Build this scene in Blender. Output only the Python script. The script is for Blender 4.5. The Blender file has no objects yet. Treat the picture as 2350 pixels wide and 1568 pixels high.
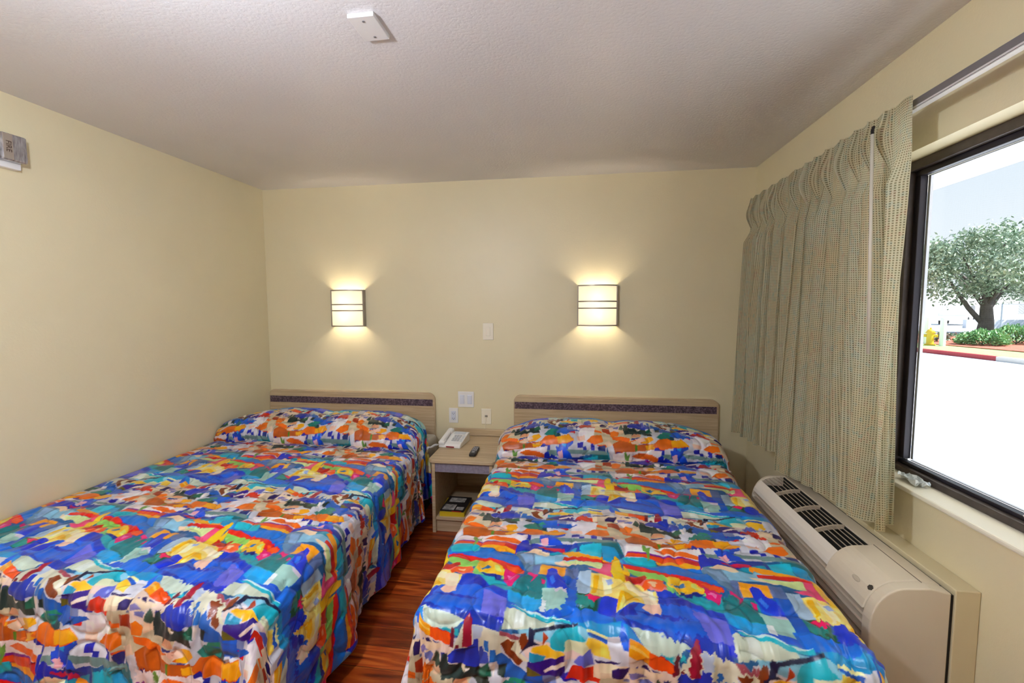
import bpy, bmesh, math, random
import numpy as np
from mathutils import Vector, Matrix
C = bpy.context.scene.collection
random.seed(7)
rng = np.random.default_rng(11)
PI = math.pi
D, XL, XR, H = 3.288, -2.494, 1.227, 2.44      # back wall, left wall, right wall, ceiling
YN = -1.9                                       # wall behind the camera

# ------------------------------------------------------------------ helpers
def srgb(c):
    return tuple((x/12.92 if x <= .04045 else ((x+.055)/1.055)**2.4) for x in c)
def hexc(h):
    return srgb(tuple(int(h[i:i+2], 16)/255 for i in (0, 2, 4)))
MATS = {}
def mat(name, col, rough=.5, metal=0, spec=.5, noise=0, nscale=20, bump=0, bscale=200, coat=0, emis=0, stretch=(1, 1, 1), trans=0):
    if name in MATS: return MATS[name]
    m = bpy.data.materials.new(name); m.use_nodes = True
    nt = m.node_tree; b = nt.nodes['Principled BSDF']
    if isinstance(col, str): col = hexc(col)
    b.inputs['Base Color'].default_value = (*col, 1)
    b.inputs['Roughness'].default_value = rough; b.inputs['Metallic'].default_value = metal
    b.inputs['Specular IOR Level'].default_value = spec; b.inputs['Coat Weight'].default_value = coat
    b.inputs['Transmission Weight'].default_value = trans
    if emis:
        b.inputs['Emission Color'].default_value = (*col, 1); b.inputs['Emission Strength'].default_value = emis
    tc = nt.nodes.new('ShaderNodeTexCoord'); mp = nt.nodes.new('ShaderNodeMapping'); mp.inputs['Scale'].default_value = stretch
    nt.links.new(tc.outputs['Object'], mp.inputs['Vector'])
    if noise:
        n = nt.nodes.new('ShaderNodeTexNoise'); n.inputs['Scale'].default_value = nscale; n.inputs['Detail'].default_value = 5
        nt.links.new(mp.outputs[0], n.inputs['Vector'])
        r = nt.nodes.new('ShaderNodeValToRGB'); r.color_ramp.elements[0].position = .3; r.color_ramp.elements[1].position = .7
        r.color_ramp.elements[0].color = (*[max(0, c*(1-noise)) for c in col], 1); r.color_ramp.elements[1].color = (*[min(1, c*(1+noise)) for c in col], 1)
        nt.links.new(n.outputs['Fac'], r.inputs['Fac']); nt.links.new(r.outputs['Color'], b.inputs['Base Color'])
    if bump:
        n2 = nt.nodes.new('ShaderNodeTexNoise'); n2.inputs['Scale'].default_value = bscale; n2.inputs['Detail'].default_value = 3
        nt.links.new(mp.outputs[0], n2.inputs['Vector'])
        bp = nt.nodes.new('ShaderNodeBump'); bp.inputs['Strength'].default_value = bump; bp.inputs['Distance'].default_value = .002
        nt.links.new(n2.outputs['Fac'], bp.inputs['Height']); nt.links.new(bp.outputs['Normal'], b.inputs['Normal'])
    MATS[name] = m
    return m

def bmat(name, col, rough=.5, **k): return mat(name, col, rough, **k)

def obj(name, bm, m=None, parent=None, smooth=False, bev=0, seg=2):
    me = bpy.data.meshes.new(name)
    bmesh.ops.recalc_face_normals(bm, faces=bm.faces)
    bm.to_mesh(me); bm.free()
    o = bpy.data.objects.new(name, me); C.objects.link(o)
    if m: me.materials.append(m)
    if smooth:
        for p in me.polygons: p.use_smooth = True
    if bev:
        md = o.modifiers.new('Bevel', 'BEVEL'); md.width = bev; md.segments = seg; md.limit_method = 'ANGLE'; md.angle_limit = math.radians(40)
        md.harden_normals = False
    if parent is not None: o.parent = parent
    return o
def thing(name, label, cat, loc=(0, 0, 0), group=None, rotz=0):
    o = bpy.data.objects.new(name, None); C.objects.link(o); o.location = loc; o.rotation_euler = (0, 0, rotz)
    o.empty_display_size = .1
    o['label'] = label; o['category'] = cat
    if group: o['group'] = group
    return o
def tag(o, label, cat, group=None):
    o['label'] = label; o['category'] = cat
    if group: o['group'] = group
    return o
def struct(o): o['kind'] = 'structure'; return o
def box(bm, x0, x1, y0, y1, z0, z1):
    r = bmesh.ops.create_cube(bm, size=1)
    for v in r['verts']:
        v.co = Vector(((x0+x1)/2+v.co.x*(x1-x0), (y0+y1)/2+v.co.y*(y1-y0), (z0+z1)/2+v.co.z*(z1-z0)))
    return r['verts']
def B(*a):
    bm = bmesh.new()
    for q in (a if isinstance(a[0], (tuple, list)) else [a]): box(bm, *q)
    return bm
def cyl(bm, p, q, r, r2=None, n=16):
    p, q = Vector(p), Vector(q); d = q-p
    r2 = r if r2 is None else r2
    res = bmesh.ops.create_cone(bm, cap_ends=True, segments=n, radius1=r, radius2=r2, depth=d.length)
    M = Matrix.Translation((p+q)/2) @ d.to_track_quat('Z', 'Y').to_matrix().to_4x4()
    bmesh.ops.transform(bm, matrix=M, verts=res['verts'])
    return res['verts']
def sph(bm, c, r, sx=1, sy=1, sz=1, u=16, v=10):
    res = bmesh.ops.create_uvsphere(bm, u_segments=u, v_segments=v, radius=r)
    for w in res['verts']: w.co = Vector((c[0]+w.co.x*sx, c[1]+w.co.y*sy, c[2]+w.co.z*sz))
    return res['verts']
def tube(bm, pts, r, n=8):
    pts = [Vector(p) for p in pts]; rings = []
    for i, p in enumerate(pts):
        t = (pts[min(i+1, len(pts)-1)]-pts[max(i-1, 0)]).normalized()
        a = t.orthogonal().normalized() if i == 0 else (pa - t*pa.dot(t)).normalized()
        pa = a; b = t.cross(a)
        rr = r[i] if isinstance(r, (list, tuple)) else r
        rings.append([bm.verts.new(p+(a*math.cos(2*PI*k/n)+b*math.sin(2*PI*k/n))*rr) for k in range(n)])
    for i in range(len(rings)-1):
        for k in range(n): bm.faces.new((rings[i][k], rings[i][(k+1) % n], rings[i+1][(k+1) % n], rings[i+1][k]))
    bm.faces.new(rings[0]); bm.faces.new(rings[-1][::-1])
def prism(bm, poly, axis, a, b):
    # poly: 2D points; axis: extrusion axis 0/1/2
    def P(u, v, w): return (w, u, v) if axis == 0 else ((u, w, v) if axis == 1 else (u, v, w))
    A = [bm.verts.new(P(u, v, a)) for u, v in poly]; Bv = [bm.verts.new(P(u, v, b)) for u, v in poly]
    bm.faces.new(A); bm.faces.new(Bv[::-1]); n = len(poly)
    for i in range(n): bm.faces.new((A[i], A[(i+1) % n], Bv[(i+1) % n], Bv[i]))
def rrect(x0, x1, z0, z1, rtl, rtr, n=6):
    P = [(x0, z0), (x1, z0)]
    P += [(x1-rtr+rtr*math.cos(t), z1-rtr+rtr*math.sin(t)) for t in [PI/2*k/n for k in range(n+1)]] if rtr else [(x1, z1)]
    P += [(x0+rtl-rtl*math.sin(t), z1-rtl+rtl*math.cos(t)) for t in [PI/2*k/n for k in range(n+1)]] if rtl else [(x0, z1)]
    return P
def grid_mesh(name, X, m, parent=None, uv=None, col=None):
    # X: (n,m,3) array
    n, k = X.shape[:2]
    me = bpy.data.meshes.new(name)
    me.vertices.add(n*k); me.vertices.foreach_set('co', X.reshape(-1).astype(np.float32))
    idx = np.arange(n*k).reshape(n, k)
    f = np.stack([idx[:-1, :-1], idx[:-1, 1:], idx[1:, 1:], idx[1:, :-1]], -1).reshape(-1)
    nf = (n-1)*(k-1)
    me.loops.add(nf*4); me.loops.foreach_set('vertex_index', f.astype(np.int32))
    me.polygons.add(nf); me.polygons.foreach_set('loop_start', np.arange(0, nf*4, 4, dtype=np.int32))
    me.polygons.foreach_set('use_smooth', np.ones(nf, bool))
    me.update(); me.validate()
    if uv is not None:
        L = me.uv_layers.new(name='UVMap'); L.data.foreach_set('uv', uv.reshape(-1, 2)[f].reshape(-1).astype(np.float32))
    if col is not None:
        a = me.color_attributes.new('print', 'FLOAT_COLOR', 'POINT')
        c = np.ones((n*k, 4), np.float32); c[:, :3] = col.reshape(-1, 3); a.data.foreach_set('color', c.reshape(-1))
    me.materials.append(m)
    o = bpy.data.objects.new(name, me); C.objects.link(o)
    if parent is not None: o.parent = parent
    return o
def vnoise(x, y, seed=0):
    # smooth value noise, arrays in, range -1..1
    g = np.random.default_rng(seed).uniform(-1, 1, (64, 64))
    xi = np.floor(x).astype(int); yi = np.floor(y).astype(int); fx = x-xi; fy = y-yi
    fx = fx*fx*(3-2*fx); fy = fy*fy*(3-2*fy)
    G = lambda a, b: g[a % 64, b % 64]
    return (G(xi, yi)*(1-fx)+G(xi+1, yi)*fx)*(1-fy)+(G(xi, yi+1)*(1-fx)+G(xi+1, yi+1)*fx)*fy

# ------------------------------------------------------------------ materials
def paint(name, col, rough, bs, bstr, spec=.5, mott=.03, scale=90):
    m = mat(name, col, rough, spec=spec, noise=mott, nscale=1.7)
    nt = m.node_tree; b = nt.nodes['Principled BSDF']
    tc = nt.nodes.new('ShaderNodeTexCoord')
    n = nt.nodes.new('ShaderNodeTexNoise'); n.inputs['Scale'].default_value = scale; n.inputs['Detail'].default_value = 4; n.inputs['Roughness'].default_value = .6
    v = nt.nodes.new('ShaderNodeMath'); v.operation = 'SMOOTH_MIN'; v.inputs[1].default_value = .55; v.inputs[2].default_value = .2
    nt.links.new(tc.outputs['Object'], n.inputs['Vector']); nt.links.new(n.outputs['Fac'], v.inputs[0])
    bp = nt.nodes.new('ShaderNodeBump'); bp.inputs['Strength'].default_value = bstr; bp.inputs['Distance'].default_value = bs
    nt.links.new(v.outputs[0], bp.inputs['Height']); nt.links.new(bp.outputs['Normal'], b.inputs['Normal'])
    return m
M_wall = paint('cream_wall_paint', 'e3d7b3', .42, .0022, .35, spec=.5)
M_ceil = paint('ceiling_paint', 'dcd9d9', .36, .004, .6, spec=.55, scale=75)
M_sill = mat('sill_white', 'f0ead8', .4, bump=.1, bscale=60)
M_wood = None
def wood(name, c1, c2, rough, axis, scale=3.0):
    m = bpy.data.materials.new(name); m.use_nodes = True; nt = m.node_tree; b = nt.nodes['Principled BSDF']
    tc = nt.nodes.new('ShaderNodeTexCoord'); mp = nt.nodes.new('ShaderNodeMapping')
    s = [scale*14]*3; s[axis] = scale*.7; mp.inputs['Scale'].default_value = s
    n = nt.nodes.new('ShaderNodeTexNoise'); n.inputs['Scale'].default_value = 1.5; n.inputs['Detail'].default_value = 6; n.inputs['Distortion'].default_value = .6
    r = nt.nodes.new('ShaderNodeValToRGB'); r.color_ramp.elements[0].position = .32; r.color_ramp.elements[1].position = .68
    r.color_ramp.elements[0].color = (*hexc(c1), 1); r.color_ramp.elements[1].color = (*hexc(c2), 1)
    nt.links.new(tc.outputs['Object'], mp.inputs['Vector']); nt.links.new(mp.outputs[0], n.inputs['Vector']); nt.links.new(n.outputs['Fac'], r.inputs['Fac'])
    nt.links.new(r.outputs['Color'], b.inputs['Base Color']); b.inputs['Roughness'].default_value = rough
    return m
M_oak = wood('light_oak_laminate', 'b39a78', 'cdb795', .4, 0)
M_oakedge = mat('oak_edge_band', 'c4ab8c', .45)
def granite():
    m = mat('dark_granite_laminate', '54424a', .35); nt = m.node_tree; b = nt.nodes['Principled BSDF']
    tc = nt.nodes.new('ShaderNodeTexCoord'); n = nt.nodes.new('ShaderNodeTexNoise'); n.inputs['Scale'].default_value = 90; n.inputs['Detail'].default_value = 4
    r = nt.nodes.new('ShaderNodeValToRGB'); e = r.color_ramp.elements
    e[0].position = .35; e[0].color = (*hexc('3a2c38'), 1); e[1].position = .7; e[1].color = (*hexc('85717c'), 1)
    q = r.color_ramp.elements.new(.52); q.color = (*hexc('5d4a55'), 1)
    nt.links.new(tc.outputs['Object'], n.inputs['Vector']); nt.links.new(n.outputs['Fac'], r.inputs['Fac']); nt.links.new(r.outputs['Color'], b.inputs['Base Color'])
    return m
M_gran = granite()
M_white = mat('white_plastic', 'eeecea', .35)
M_cream = mat('cream_plastic', 'f2ead6', .35)
M_black = mat('black_plastic', '17161a', .4)
M_dark = mat('dark_bronze_aluminium', '4b423f', .38, metal=.3, noise=.15, nscale=30)
M_dark2 = mat('gap_shade_black', '121016', .5)
M_ac = mat('beige_unit_plastic', 'd3c7b3', .42, bump=.06, bscale=500)
M_acs = mat('beige_unit_slat', 'c2b29d', .45)
M_grey = mat('grey_metal', '8d8b90', .35, metal=.6)

def floor_mat():
    m = bpy.data.materials.new('red_brown_wood_planks'); m.use_nodes = True; nt = m.node_tree; b = nt.nodes['Principled BSDF']
    N = nt.nodes.new; L = nt.links.new
    tc = N('ShaderNodeTexCoord'); br = N('ShaderNodeTexBrick')
    br.inputs['Scale'].default_value = 1; br.inputs['Brick Width'].default_value = 1.1; br.inputs['Row Height'].default_value = .115
    br.inputs['Mortar Size'].default_value = .0012; br.inputs['Color1'].default_value = (0, 0, 0, 1); br.inputs['Color2'].default_value = (1, 1, 1, 1); br.inputs['Mortar'].default_value = (0.5, .5, .5, 1); br.offset = .37
    L(tc.outputs['Object'], br.inputs['Vector'])
    mp = N('ShaderNodeMapping'); mp.inputs['Scale'].default_value = (1.6, 16, 1); L(tc.outputs['Object'], mp.inputs['Vector'])
    ad = N('ShaderNodeVectorMath'); ad.operation = 'MULTIPLY_ADD'; ad.inputs[1].default_value = (7, 7, 7); L(br.outputs['Color'], ad.inputs[0]); L(mp.outputs[0], ad.inputs[2])
    n = N('ShaderNodeTexNoise'); n.inputs['Scale'].default_value = 1.6; n.inputs['Detail'].default_value = 8; n.inputs['Distortion'].default_value = 1.2; L(ad.outputs[0], n.inputs['Vector'])
    r = N('ShaderNodeValToRGB'); e = r.color_ramp.elements; e[0].position = .3; e[0].color = (*hexc('5e1e0a'), 1); e[1].position = .72; e[1].color = (*hexc('d47a32'), 1)
    q = e.new(.5); q.color = (*hexc('a64616'), 1)
    L(n.outputs['Fac'], r.inputs['Fac'])
    mx = N('ShaderNodeMix'); mx.data_type = 'RGBA'; mx.blend_type = 'MULTIPLY'; mx.inputs['Factor'].default_value = 1
    r2 = N('ShaderNodeValToRGB'); r2.color_ramp.elements[0].color = (.62, .55, .5, 1); r2.color_ramp.elements[1].color = (1.15, 1.05, .95, 1)
    L(br.outputs['Color'], r2.inputs['Fac']); L(r.outputs['Color'], mx.inputs['A']); L(r2.outputs['Color'], mx.inputs['B'])
    m2 = N('ShaderNodeMix'); m2.data_type = 'RGBA'; m2.inputs['B'].default_value = (*hexc('2a1008'), 1); L(br.outputs['Fac'], m2.inputs['Factor']); L(mx.outputs['Result'], m2.inputs['A'])
    L(m2.outputs['Result'], b.inputs['Base Color']); b.inputs['Roughness'].default_value = .28
    return m

# ------------------------------------------------------------------ the bedspread print
# each row: red, green, blue, then x, y pairs in millimetres of the repeat
PRINT = [
 (70, 105, 150, 0, 0, 640, 0, 640, -750, 0, -750),
 (60, 150, 175, 60, -600, 200, -600, 220, -650, 60, -660),
 (60, 150, 175, 420, -650, 640, -640, 640, -700, 440, -710),
 (30, 60, 160, 430, -640, 640, -620, 640, -650, 500, -690),
 (30, 60, 160, 0, -640, 60, -630, 120, -650, 60, -665, 0, -670),
 (175, 60, 150, 80, -705, 170, -705, 170, -725, 80, -730),
 (140, 195, 130, 290, -60, 420, -60, 420, -110, 290, -110),
 (25, 85, 60, 0, -160, 80, -160, 70, -240, 0, -240),
 (205, 205, 215, -549, 1866, 164, 1961, 139, 1646, -463, 1564),
 (150, 195, 215, -160, 1964, -55, 1958, 91, 1952, 89, 1914, -82, 1903, -156, 1919),
 (225, 205, 200, -475, 1814, -362, 1829, -345, 1739, -463, 1723),
 (225, 205, 200, -157, 1899, 33, 1906, 32, 1864, -136, 1853),
 (10, 140, 110, -183, 1777, -168, 1825, -128, 1813, -127, 1763, -184, 1766),
 (15, 60, 70, -206, 1763, -127, 1763, -120, 1737, -140, 1729, -195, 1743),
 (20, 90, 200, -156, 1815, -84, 1819, -44, 1785, -102, 1750, -131, 1779),
 (130, 140, 180, -85, 1842, -46, 1841, -44, 1785, -82, 1785),
 (60, 60, 160, -40, 1813, -7, 1829, 12, 1826, 12, 1809, -23, 1799),
 (225, 110, 40, -457, 1686, -459, 1740, -435, 1766, -415, 1752, -402, 1720, -355, 1721, -305, 1733, -280, 1748, -248, 1752, -235, 1732, -269, 1706, -364, 1699, -450, 1672),
 (245, 180, 105, -305, 1733, -280, 1748, -248, 1752, -235, 1732, -269, 1706, -300, 1702),
 (245, 180, 105, -402, 1720, -363, 1720, -364, 1699, -406, 1693),
 (125, 145, 155, -454, 1666, -362, 1689, -269, 1706, -294, 1667, -379, 1646, -450, 1631),
 (70, 80, 140, -300, 1702, -274, 1706, -265, 1686, -290, 1673),
 (70, 80, 140, -443, 1699, -433, 1700, -421, 1655, -432, 1654),
 (235, 225, 232, -347, 1665, -256, 1693, -200, 1670, -205, 1625, -246, 1629, -364, 1613),
 (235, 225, 232, -454, 1626, -389, 1639, -364, 1613, -447, 1602),
 (240, 140, 110, -350, 1670, -316, 1669, -263, 1671, -239, 1650, -202, 1621, -223, 1609, -250, 1638, -276, 1655, -334, 1657),
 (215, 60, 45, 21, 1845, 84, 1853, 82, 1807, 20, 1810),
 (238, 232, 240, -23, 1799, 82, 1802, 82, 1728, 25, 1700, -22, 1719),
 (228, 110, 45, 80, 1693, 108, 1742, 148, 1757, 142, 1682, 116, 1669),
 (210, 50, 150, 88, 1709, 107, 1721, 110, 1692, 90, 1684),
 (30, 35, 170, 56, 1651, 57, 1690, 68, 1706, 77, 1683, 76, 1649),
 (30, 35, 170, 92, 1675, 125, 1684, 120, 1651, 95, 1647),
 (30, 35, 170, -21, 1694, 12, 1703, 12, 1674, -21, 1669),
 (15, 75, 205, -129, 1650, -128, 1710, -106, 1734, -78, 1701, -48, 1721, -49, 1690, -77, 1667, -75, 1634, -107, 1625),
 (70, 160, 225, -105, 1708, -85, 1690, -92, 1670, -113, 1681),
 (70, 160, 225, -71, 1707, -55, 1709, -57, 1694),
 (20, 110, 160, -241, 1700, -217, 1719, -201, 1695, -212, 1678, -233, 1680),
 (200, 188, 165, 81, 1087, 287, 1107, 364, 1077, 327, 992, 174, 948, 70, 936),
 (120, 120, 150, 239, 1061, 283, 1058, 289, 1029, 249, 1024),
 (120, 120, 150, 144, 1093, 169, 1103, 171, 1073, 142, 1070),
 (160, 50, 25, 117, 1060, 163, 1068, 165, 1019, 118, 1030),
 (240, 105, 25, 170, 1001, 219, 1002, 274, 982, 269, 959, 177, 983),
 (240, 105, 25, 78, 1037, 114, 1029, 113, 1014, 76, 1018),
 (185, 85, 20, 179, 953, 217, 976, 269, 959, 316, 942, 435, 963, 474, 967, 489, 951, 378, 919, 313, 896, 272, 895, 191, 901),
 (245, 170, 60, 355, 939, 415, 957, 422, 932, 362, 917),
 (225, 200, 180, 277, 960, 334, 985, 345, 971, 316, 942, 284, 949),
 (225, 200, 180, 125, 954, 155, 973, 178, 945, 144, 930),
 (35, 42, 38, 324, 1073, 355, 1062, 385, 1043, 399, 1007, 360, 1010, 322, 1043),
 (35, 42, 38, 292, 1066, 312, 1072, 313, 1028, 283, 998),
 (215, 165, 140, 297, 1026, 321, 1032, 335, 1000, 279, 990),
 (25, 45, 120, 196, 909, 224, 904, 247, 888, 221, 862, 189, 870),
 (25, 45, 120, 98, 932, 132, 940, 134, 901, 92, 897),
 (25, 45, 120, 278, 983, 327, 995, 322, 984, 281, 972),
 (20, 105, 115, 65, 882, 149, 888, 166, 841, 61, 828),
 (80, 110, 100, 247, 877, 361, 902, 376, 885, 358, 865, 228, 848),
 (90, 130, 60, 299, 940, 312, 941, 313, 907, 301, 906),
 (232, 112, 35, 395, -560, 430, -515, 470, -500, 500, -520, 560, -505, 600, -540, 560, -560, 500, -566, 440, -575),
 (232, 112, 35, 30, -545, 60, -510, 110, -500, 120, -540, 80, -560),
 (250, 180, 100, 500, -522, 560, -508, 600, -540, 555, -556, 505, -560),
 (30, 45, 165, 405, -600, 405, -570, 425, -560, 440, -575, 460, -575, 460, -600),
 (30, 45, 165, 520, -590, 525, -555, 535, -590, 570, -590, 570, -605, 520, -605),
 (30, 45, 165, 10, -590, 10, -572, 30, -572, 30, -590),
 (115, 140, 140, 440, -600, 520, -594, 640, -590, 640, -612, 500, -622, 440, -618),
 (115, 140, 140, 0, -590, 140, -596, 150, -612, 0, -618),
 (215, 60, 50, 560, -470, 606, -474, 604, -496, 570, -494),
 (245, 205, 190, 610, -520, 660, -515, 665, -540, 620, -545),
 (245, 205, 190, 300, -520, 350, -505, 360, -530, 320, -540),
 (20, 90, 190, 470, -470, 540, -480, 600, -462, 640, -470, 560, -498, 500, -492),
 (20, 120, 110, 420, -500, 450, -470, 500, -478, 495, -505, 440, -512),
 (100, 125, 215, -551, 1336, 7, 1402, 7, 1217, -498, 1164),
 (18, 108, 200, -479, 1572, -335, 1547, -207, 1546, -153, 1451, -173, 1428, -305, 1486, -477, 1528),
 (95, 115, 150, -207, 1546, -151, 1560, -112, 1416, -155, 1410, -177, 1464),
 (45, 175, 195, -480, 1575, -367, 1584, -358, 1541, -423, 1535, -465, 1536),
 (242, 228, 230, -466, 1587, -461, 1649, -194, 1671, -206, 1590, -265, 1611, -364, 1601),
 (240, 140, 110, -360, 1635, -320, 1654, -245, 1644, -196, 1623, -211, 1602, -267, 1620, -333, 1625),
 (228, 78, 40, -467, 1580, -456, 1605, -371, 1600, -266, 1614, -214, 1588, -214, 1557, -362, 1575, -414, 1584),
 (195, 40, 50, -269, 1613, -214, 1588, -214, 1557, -263, 1572),
 (252, 175, 95, -361, 1572, -260, 1576, -216, 1560, -214, 1545, -301, 1552, -358, 1559),
 (130, 60, 150, -466, 1590, -457, 1610, -373, 1609, -267, 1619, -214, 1595, -214, 1587, -265, 1611, -371, 1598, -455, 1603),
 (120, 160, 95, 238, 1650, 249, 1654, 256, 1633, 271, 1648, 256, 1568, 249, 1567, 252, 1608, 241, 1619),
 (115, 140, 165, 433, 1563, 498, 1567, 520, 1487, 507, 1424, 463, 1450, 418, 1540),
 (150, 175, 205, 435, 1547, 480, 1548, 494, 1478, 466, 1479),
 (155, 195, 218, -150, 1554, -80, 1557, 7, 1545, 7, 1495, -76, 1494, -144, 1491),
 (110, 125, 165, -144, 1491, -118, 1489, -112, 1416, -146, 1411),
 (110, 125, 165, -34, 1473, 7, 1473, 7, 1412, -36, 1411),
 (252, 222, 195, -192, 1560, -154, 1590, -98, 1573, -96, 1549, -115, 1541, -151, 1560),
 (252, 222, 195, -74, 1517, -35, 1517, 7, 1489, -12, 1487, -61, 1502),
 (25, 45, 190, -205, 1583, -172, 1633, -143, 1624, -114, 1608, -160, 1586, -212, 1558),
 (30, 80, 215, -147, 1671, -104, 1670, -67, 1641, -52, 1617, -100, 1617, -136, 1631),
 (245, 190, 200, -138, 1645, -110, 1655, -104, 1623, -124, 1613),
 (195, 30, 70, -141, 1605, -48, 1598, -44, 1583, -84, 1581, -137, 1596),
 (25, 45, 190, 430, 1638, 452, 1647, 465, 1602, 480, 1609, 431, 1569, 418, 1540, 420, 1584),
 (255, 165, 85, -52, 1585, 9, 1572, 129, 1550, 128, 1538, -24, 1544, -58, 1566),
 (222, 45, 40, -44, 1541, 58, 1541, 125, 1536, 127, 1522, 41, 1519, -43, 1520),
 (210, 225, 170, -43, 1513, 92, 1520, 90, 1464, 34, 1487, -23, 1496),
 (230, 125, 150, 94, 1523, 121, 1521, 120, 1432, 94, 1439, 40, 1467, 83, 1473),
 (20, 150, 205, 90, 1617, 137, 1611, 159, 1566, 167, 1516, 133, 1563, 119, 1538, 93, 1546),
 (90, 190, 215, 12, 1613, 91, 1630, 87, 1550, 15, 1564),
 (180, 200, 220, 9, 1442, 52, 1458, 48, 1334, 6, 1337),
 (10, 140, 135, -3, 1332, 28, 1323, 64, 1302, 63, 1278, 22, 1276, -19, 1291),
 (15, 85, 190, -39, 1396, 6, 1407, 6, 1333, -20, 1321, -37, 1327),
 (242, 218, 145, -488, 1411, -431, 1419, -411, 1395, -385, 1394, -383, 1339, -425, 1324, -457, 1329, -496, 1291, -517, 1266, -505, 1357),
 (242, 218, 150, 51, 1443, 88, 1443, 129, 1428, 170, 1424, 213, 1402, 212, 1333, 148, 1327, 107, 1329, 85, 1335, 48, 1330),
 (252, 238, 200, 87, 1428, 116, 1417, 117, 1352, 93, 1341),
 (252, 238, 200, 157, 1413, 202, 1400, 202, 1364, 164, 1377),
 (245, 190, 95, 60, 1434, 78, 1431, 66, 1345, 54, 1339),
 (245, 190, 95, 141, 1365, 179, 1357, 204, 1338, 160, 1332),
 (175, 190, 225, 98, 1415, 119, 1422, 123, 1399, 105, 1392),
 (242, 150, 150, 150, 1461, 190, 1447, 275, 1429, 292, 1399, 258, 1394, 215, 1411, 173, 1425),
 (250, 232, 205, -445, 1391, -399, 1397, -383, 1330, -422, 1325),
 (245, 185, 100, -498, 1358, -485, 1365, -500, 1300, -512, 1276),
 (245, 95, 130, 28, 1327, 84, 1331, 64, 1302),
 (252, 190, 55, 134, 1568, 152, 1559, 154, 1509, 163, 1473, 149, 1426, 128, 1424, 118, 1462, 122, 1521),
 (252, 198, 70, -477, 1528, -479, 1479, -490, 1427, -470, 1419, -458, 1477),
 (155, 205, 125, -467, 1508, -395, 1509, -341, 1481, -319, 1473, -345, 1441, -400, 1439, -461, 1476),
 (225, 35, 30, -480, 1527, -421, 1529, -348, 1500, -307, 1497, -202, 1455, -174, 1438, -174, 1412, -217, 1411, -284, 1461, -356, 1487, -470, 1504),
 (252, 85, 25, -240, 1456, -174, 1438, -177, 1412, -225, 1421),
 (245, 200, 120, -344, 1480, -301, 1481, -251, 1443, -232, 1404, -252, 1394, -298, 1403, -324, 1407, -346, 1430),
 (215, 222, 140, -282, 1450, -261, 1442, -246, 1413, -268, 1415),
 (30, 110, 170, -341, 1447, -324, 1433, -307, 1447, -289, 1438, -300, 1427, -322, 1427),
 (190, 60, 60, -476, 1468, -443, 1450, -412, 1471, -405, 1455, -431, 1419, -474, 1421),
 (248, 135, 115, -428, 1409, -411, 1443, -367, 1449, -348, 1414, -368, 1401, -402, 1410, -420, 1394),
 (252, 190, 160, -407, 1428, -382, 1431, -385, 1417, -401, 1418),
 (20, 55, 185, -386, 1396, -328, 1396, -289, 1362, -206, 1317, -207, 1282, -297, 1342, -383, 1339),
 (10, 30, 160, -342, 1389, -289, 1362, -290, 1333, -332, 1346),
 (12, 155, 170, -324, 1392, -283, 1392, -220, 1366, -181, 1391, -150, 1421, -93, 1403, -89, 1351, -100, 1293, -167, 1309, -207, 1322, -285, 1357),
 (20, 35, 130, -330, 1404, -240, 1398, -250, 1382, -301, 1390),
 (10, 112, 120, -192, 1385, -149, 1416, -96, 1403, -97, 1299, -144, 1312, -199, 1327),
 (218, 40, 115, -241, 1439, -185, 1401, -208, 1351, -234, 1379),
 (218, 40, 115, -157, 1430, -121, 1414, -145, 1374, -136, 1402, -159, 1414),
 (218, 40, 115, -108, 1396, -95, 1388, -97, 1369, -106, 1372),
 (242, 150, 190, -229, 1405, -201, 1403, -212, 1377),
 (15, 90, 200, -36, 1411, 7, 1412, 7, 1209, -28, 1253, -28, 1351),
 (252, 182, 120, -118, 1486, -33, 1473, -36, 1411, -120, 1419),
 (35, 60, 205, -93, 1454, -78, 1467, -62, 1456, -57, 1423, -35, 1396, -22, 1351, -54, 1352, -81, 1362, -93, 1403),
 (120, 150, 235, -84, 1404, -72, 1416, -62, 1383, -73, 1368),
 (80, 165, 225, -208, 1326, -100, 1297, -99, 1244, -160, 1251, -202, 1274),
 (165, 198, 190, -103, 1350, -24, 1351, -28, 1251, -96, 1252),
 (215, 205, 220, -69, 1350, -24, 1351, -25, 1333, -57, 1335),
 (230, 236, 238, -100, 1297, -83, 1295, -85, 1242, -106, 1247),
 (20, 50, 200, 90, 1336, 105, 1338, 137, 1325, 119, 1247, 70, 1263),
 (15, 105, 215, -36, 1281, 70, 1267, 114, 1246, 112, 1220, 6, 1217, -33, 1218),
 (25, 145, 205, -2, 1216, 99, 1225, 136, 1230, 133, 1198, 85, 1184, 29, 1203),
 (90, 125, 220, -508, 1250, -479, 1303, -436, 1332, -372, 1322, -293, 1279, -333, 1221, -436, 1222),
 (70, 110, 215, -383, 1339, -292, 1333, -273, 1204, -340, 1227),
 (135, 135, 212, -291, 1324, -207, 1286, -203, 1206, -273, 1201),
 (85, 90, 200, -276, 1204, -203, 1210, -205, 1186, -251, 1193),
 (20, 45, 180, -511, 1258, -493, 1292, -437, 1334, -458, 1296, -451, 1275, -480, 1262),
 (20, 45, 180, -460, 1292, -368, 1286, -292, 1275, -334, 1269, -420, 1279),
 (15, 50, 175, -506, 1246, -440, 1234, -356, 1201, -300, 1222, -229, 1201, -210, 1189, -218, 1165, -273, 1176, -345, 1191, -414, 1219, -491, 1222),
 (25, 55, 185, -363, 1228, -302, 1208, -262, 1211, -303, 1216, -348, 1214),
 (250, 212, 195, -435, 1309, -423, 1329, -383, 1330, -379, 1303, -393, 1290, -425, 1296),
 (60, 140, 212, -501, 1225, -479, 1220, -460, 1188, -430, 1162, -483, 1186),
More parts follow.
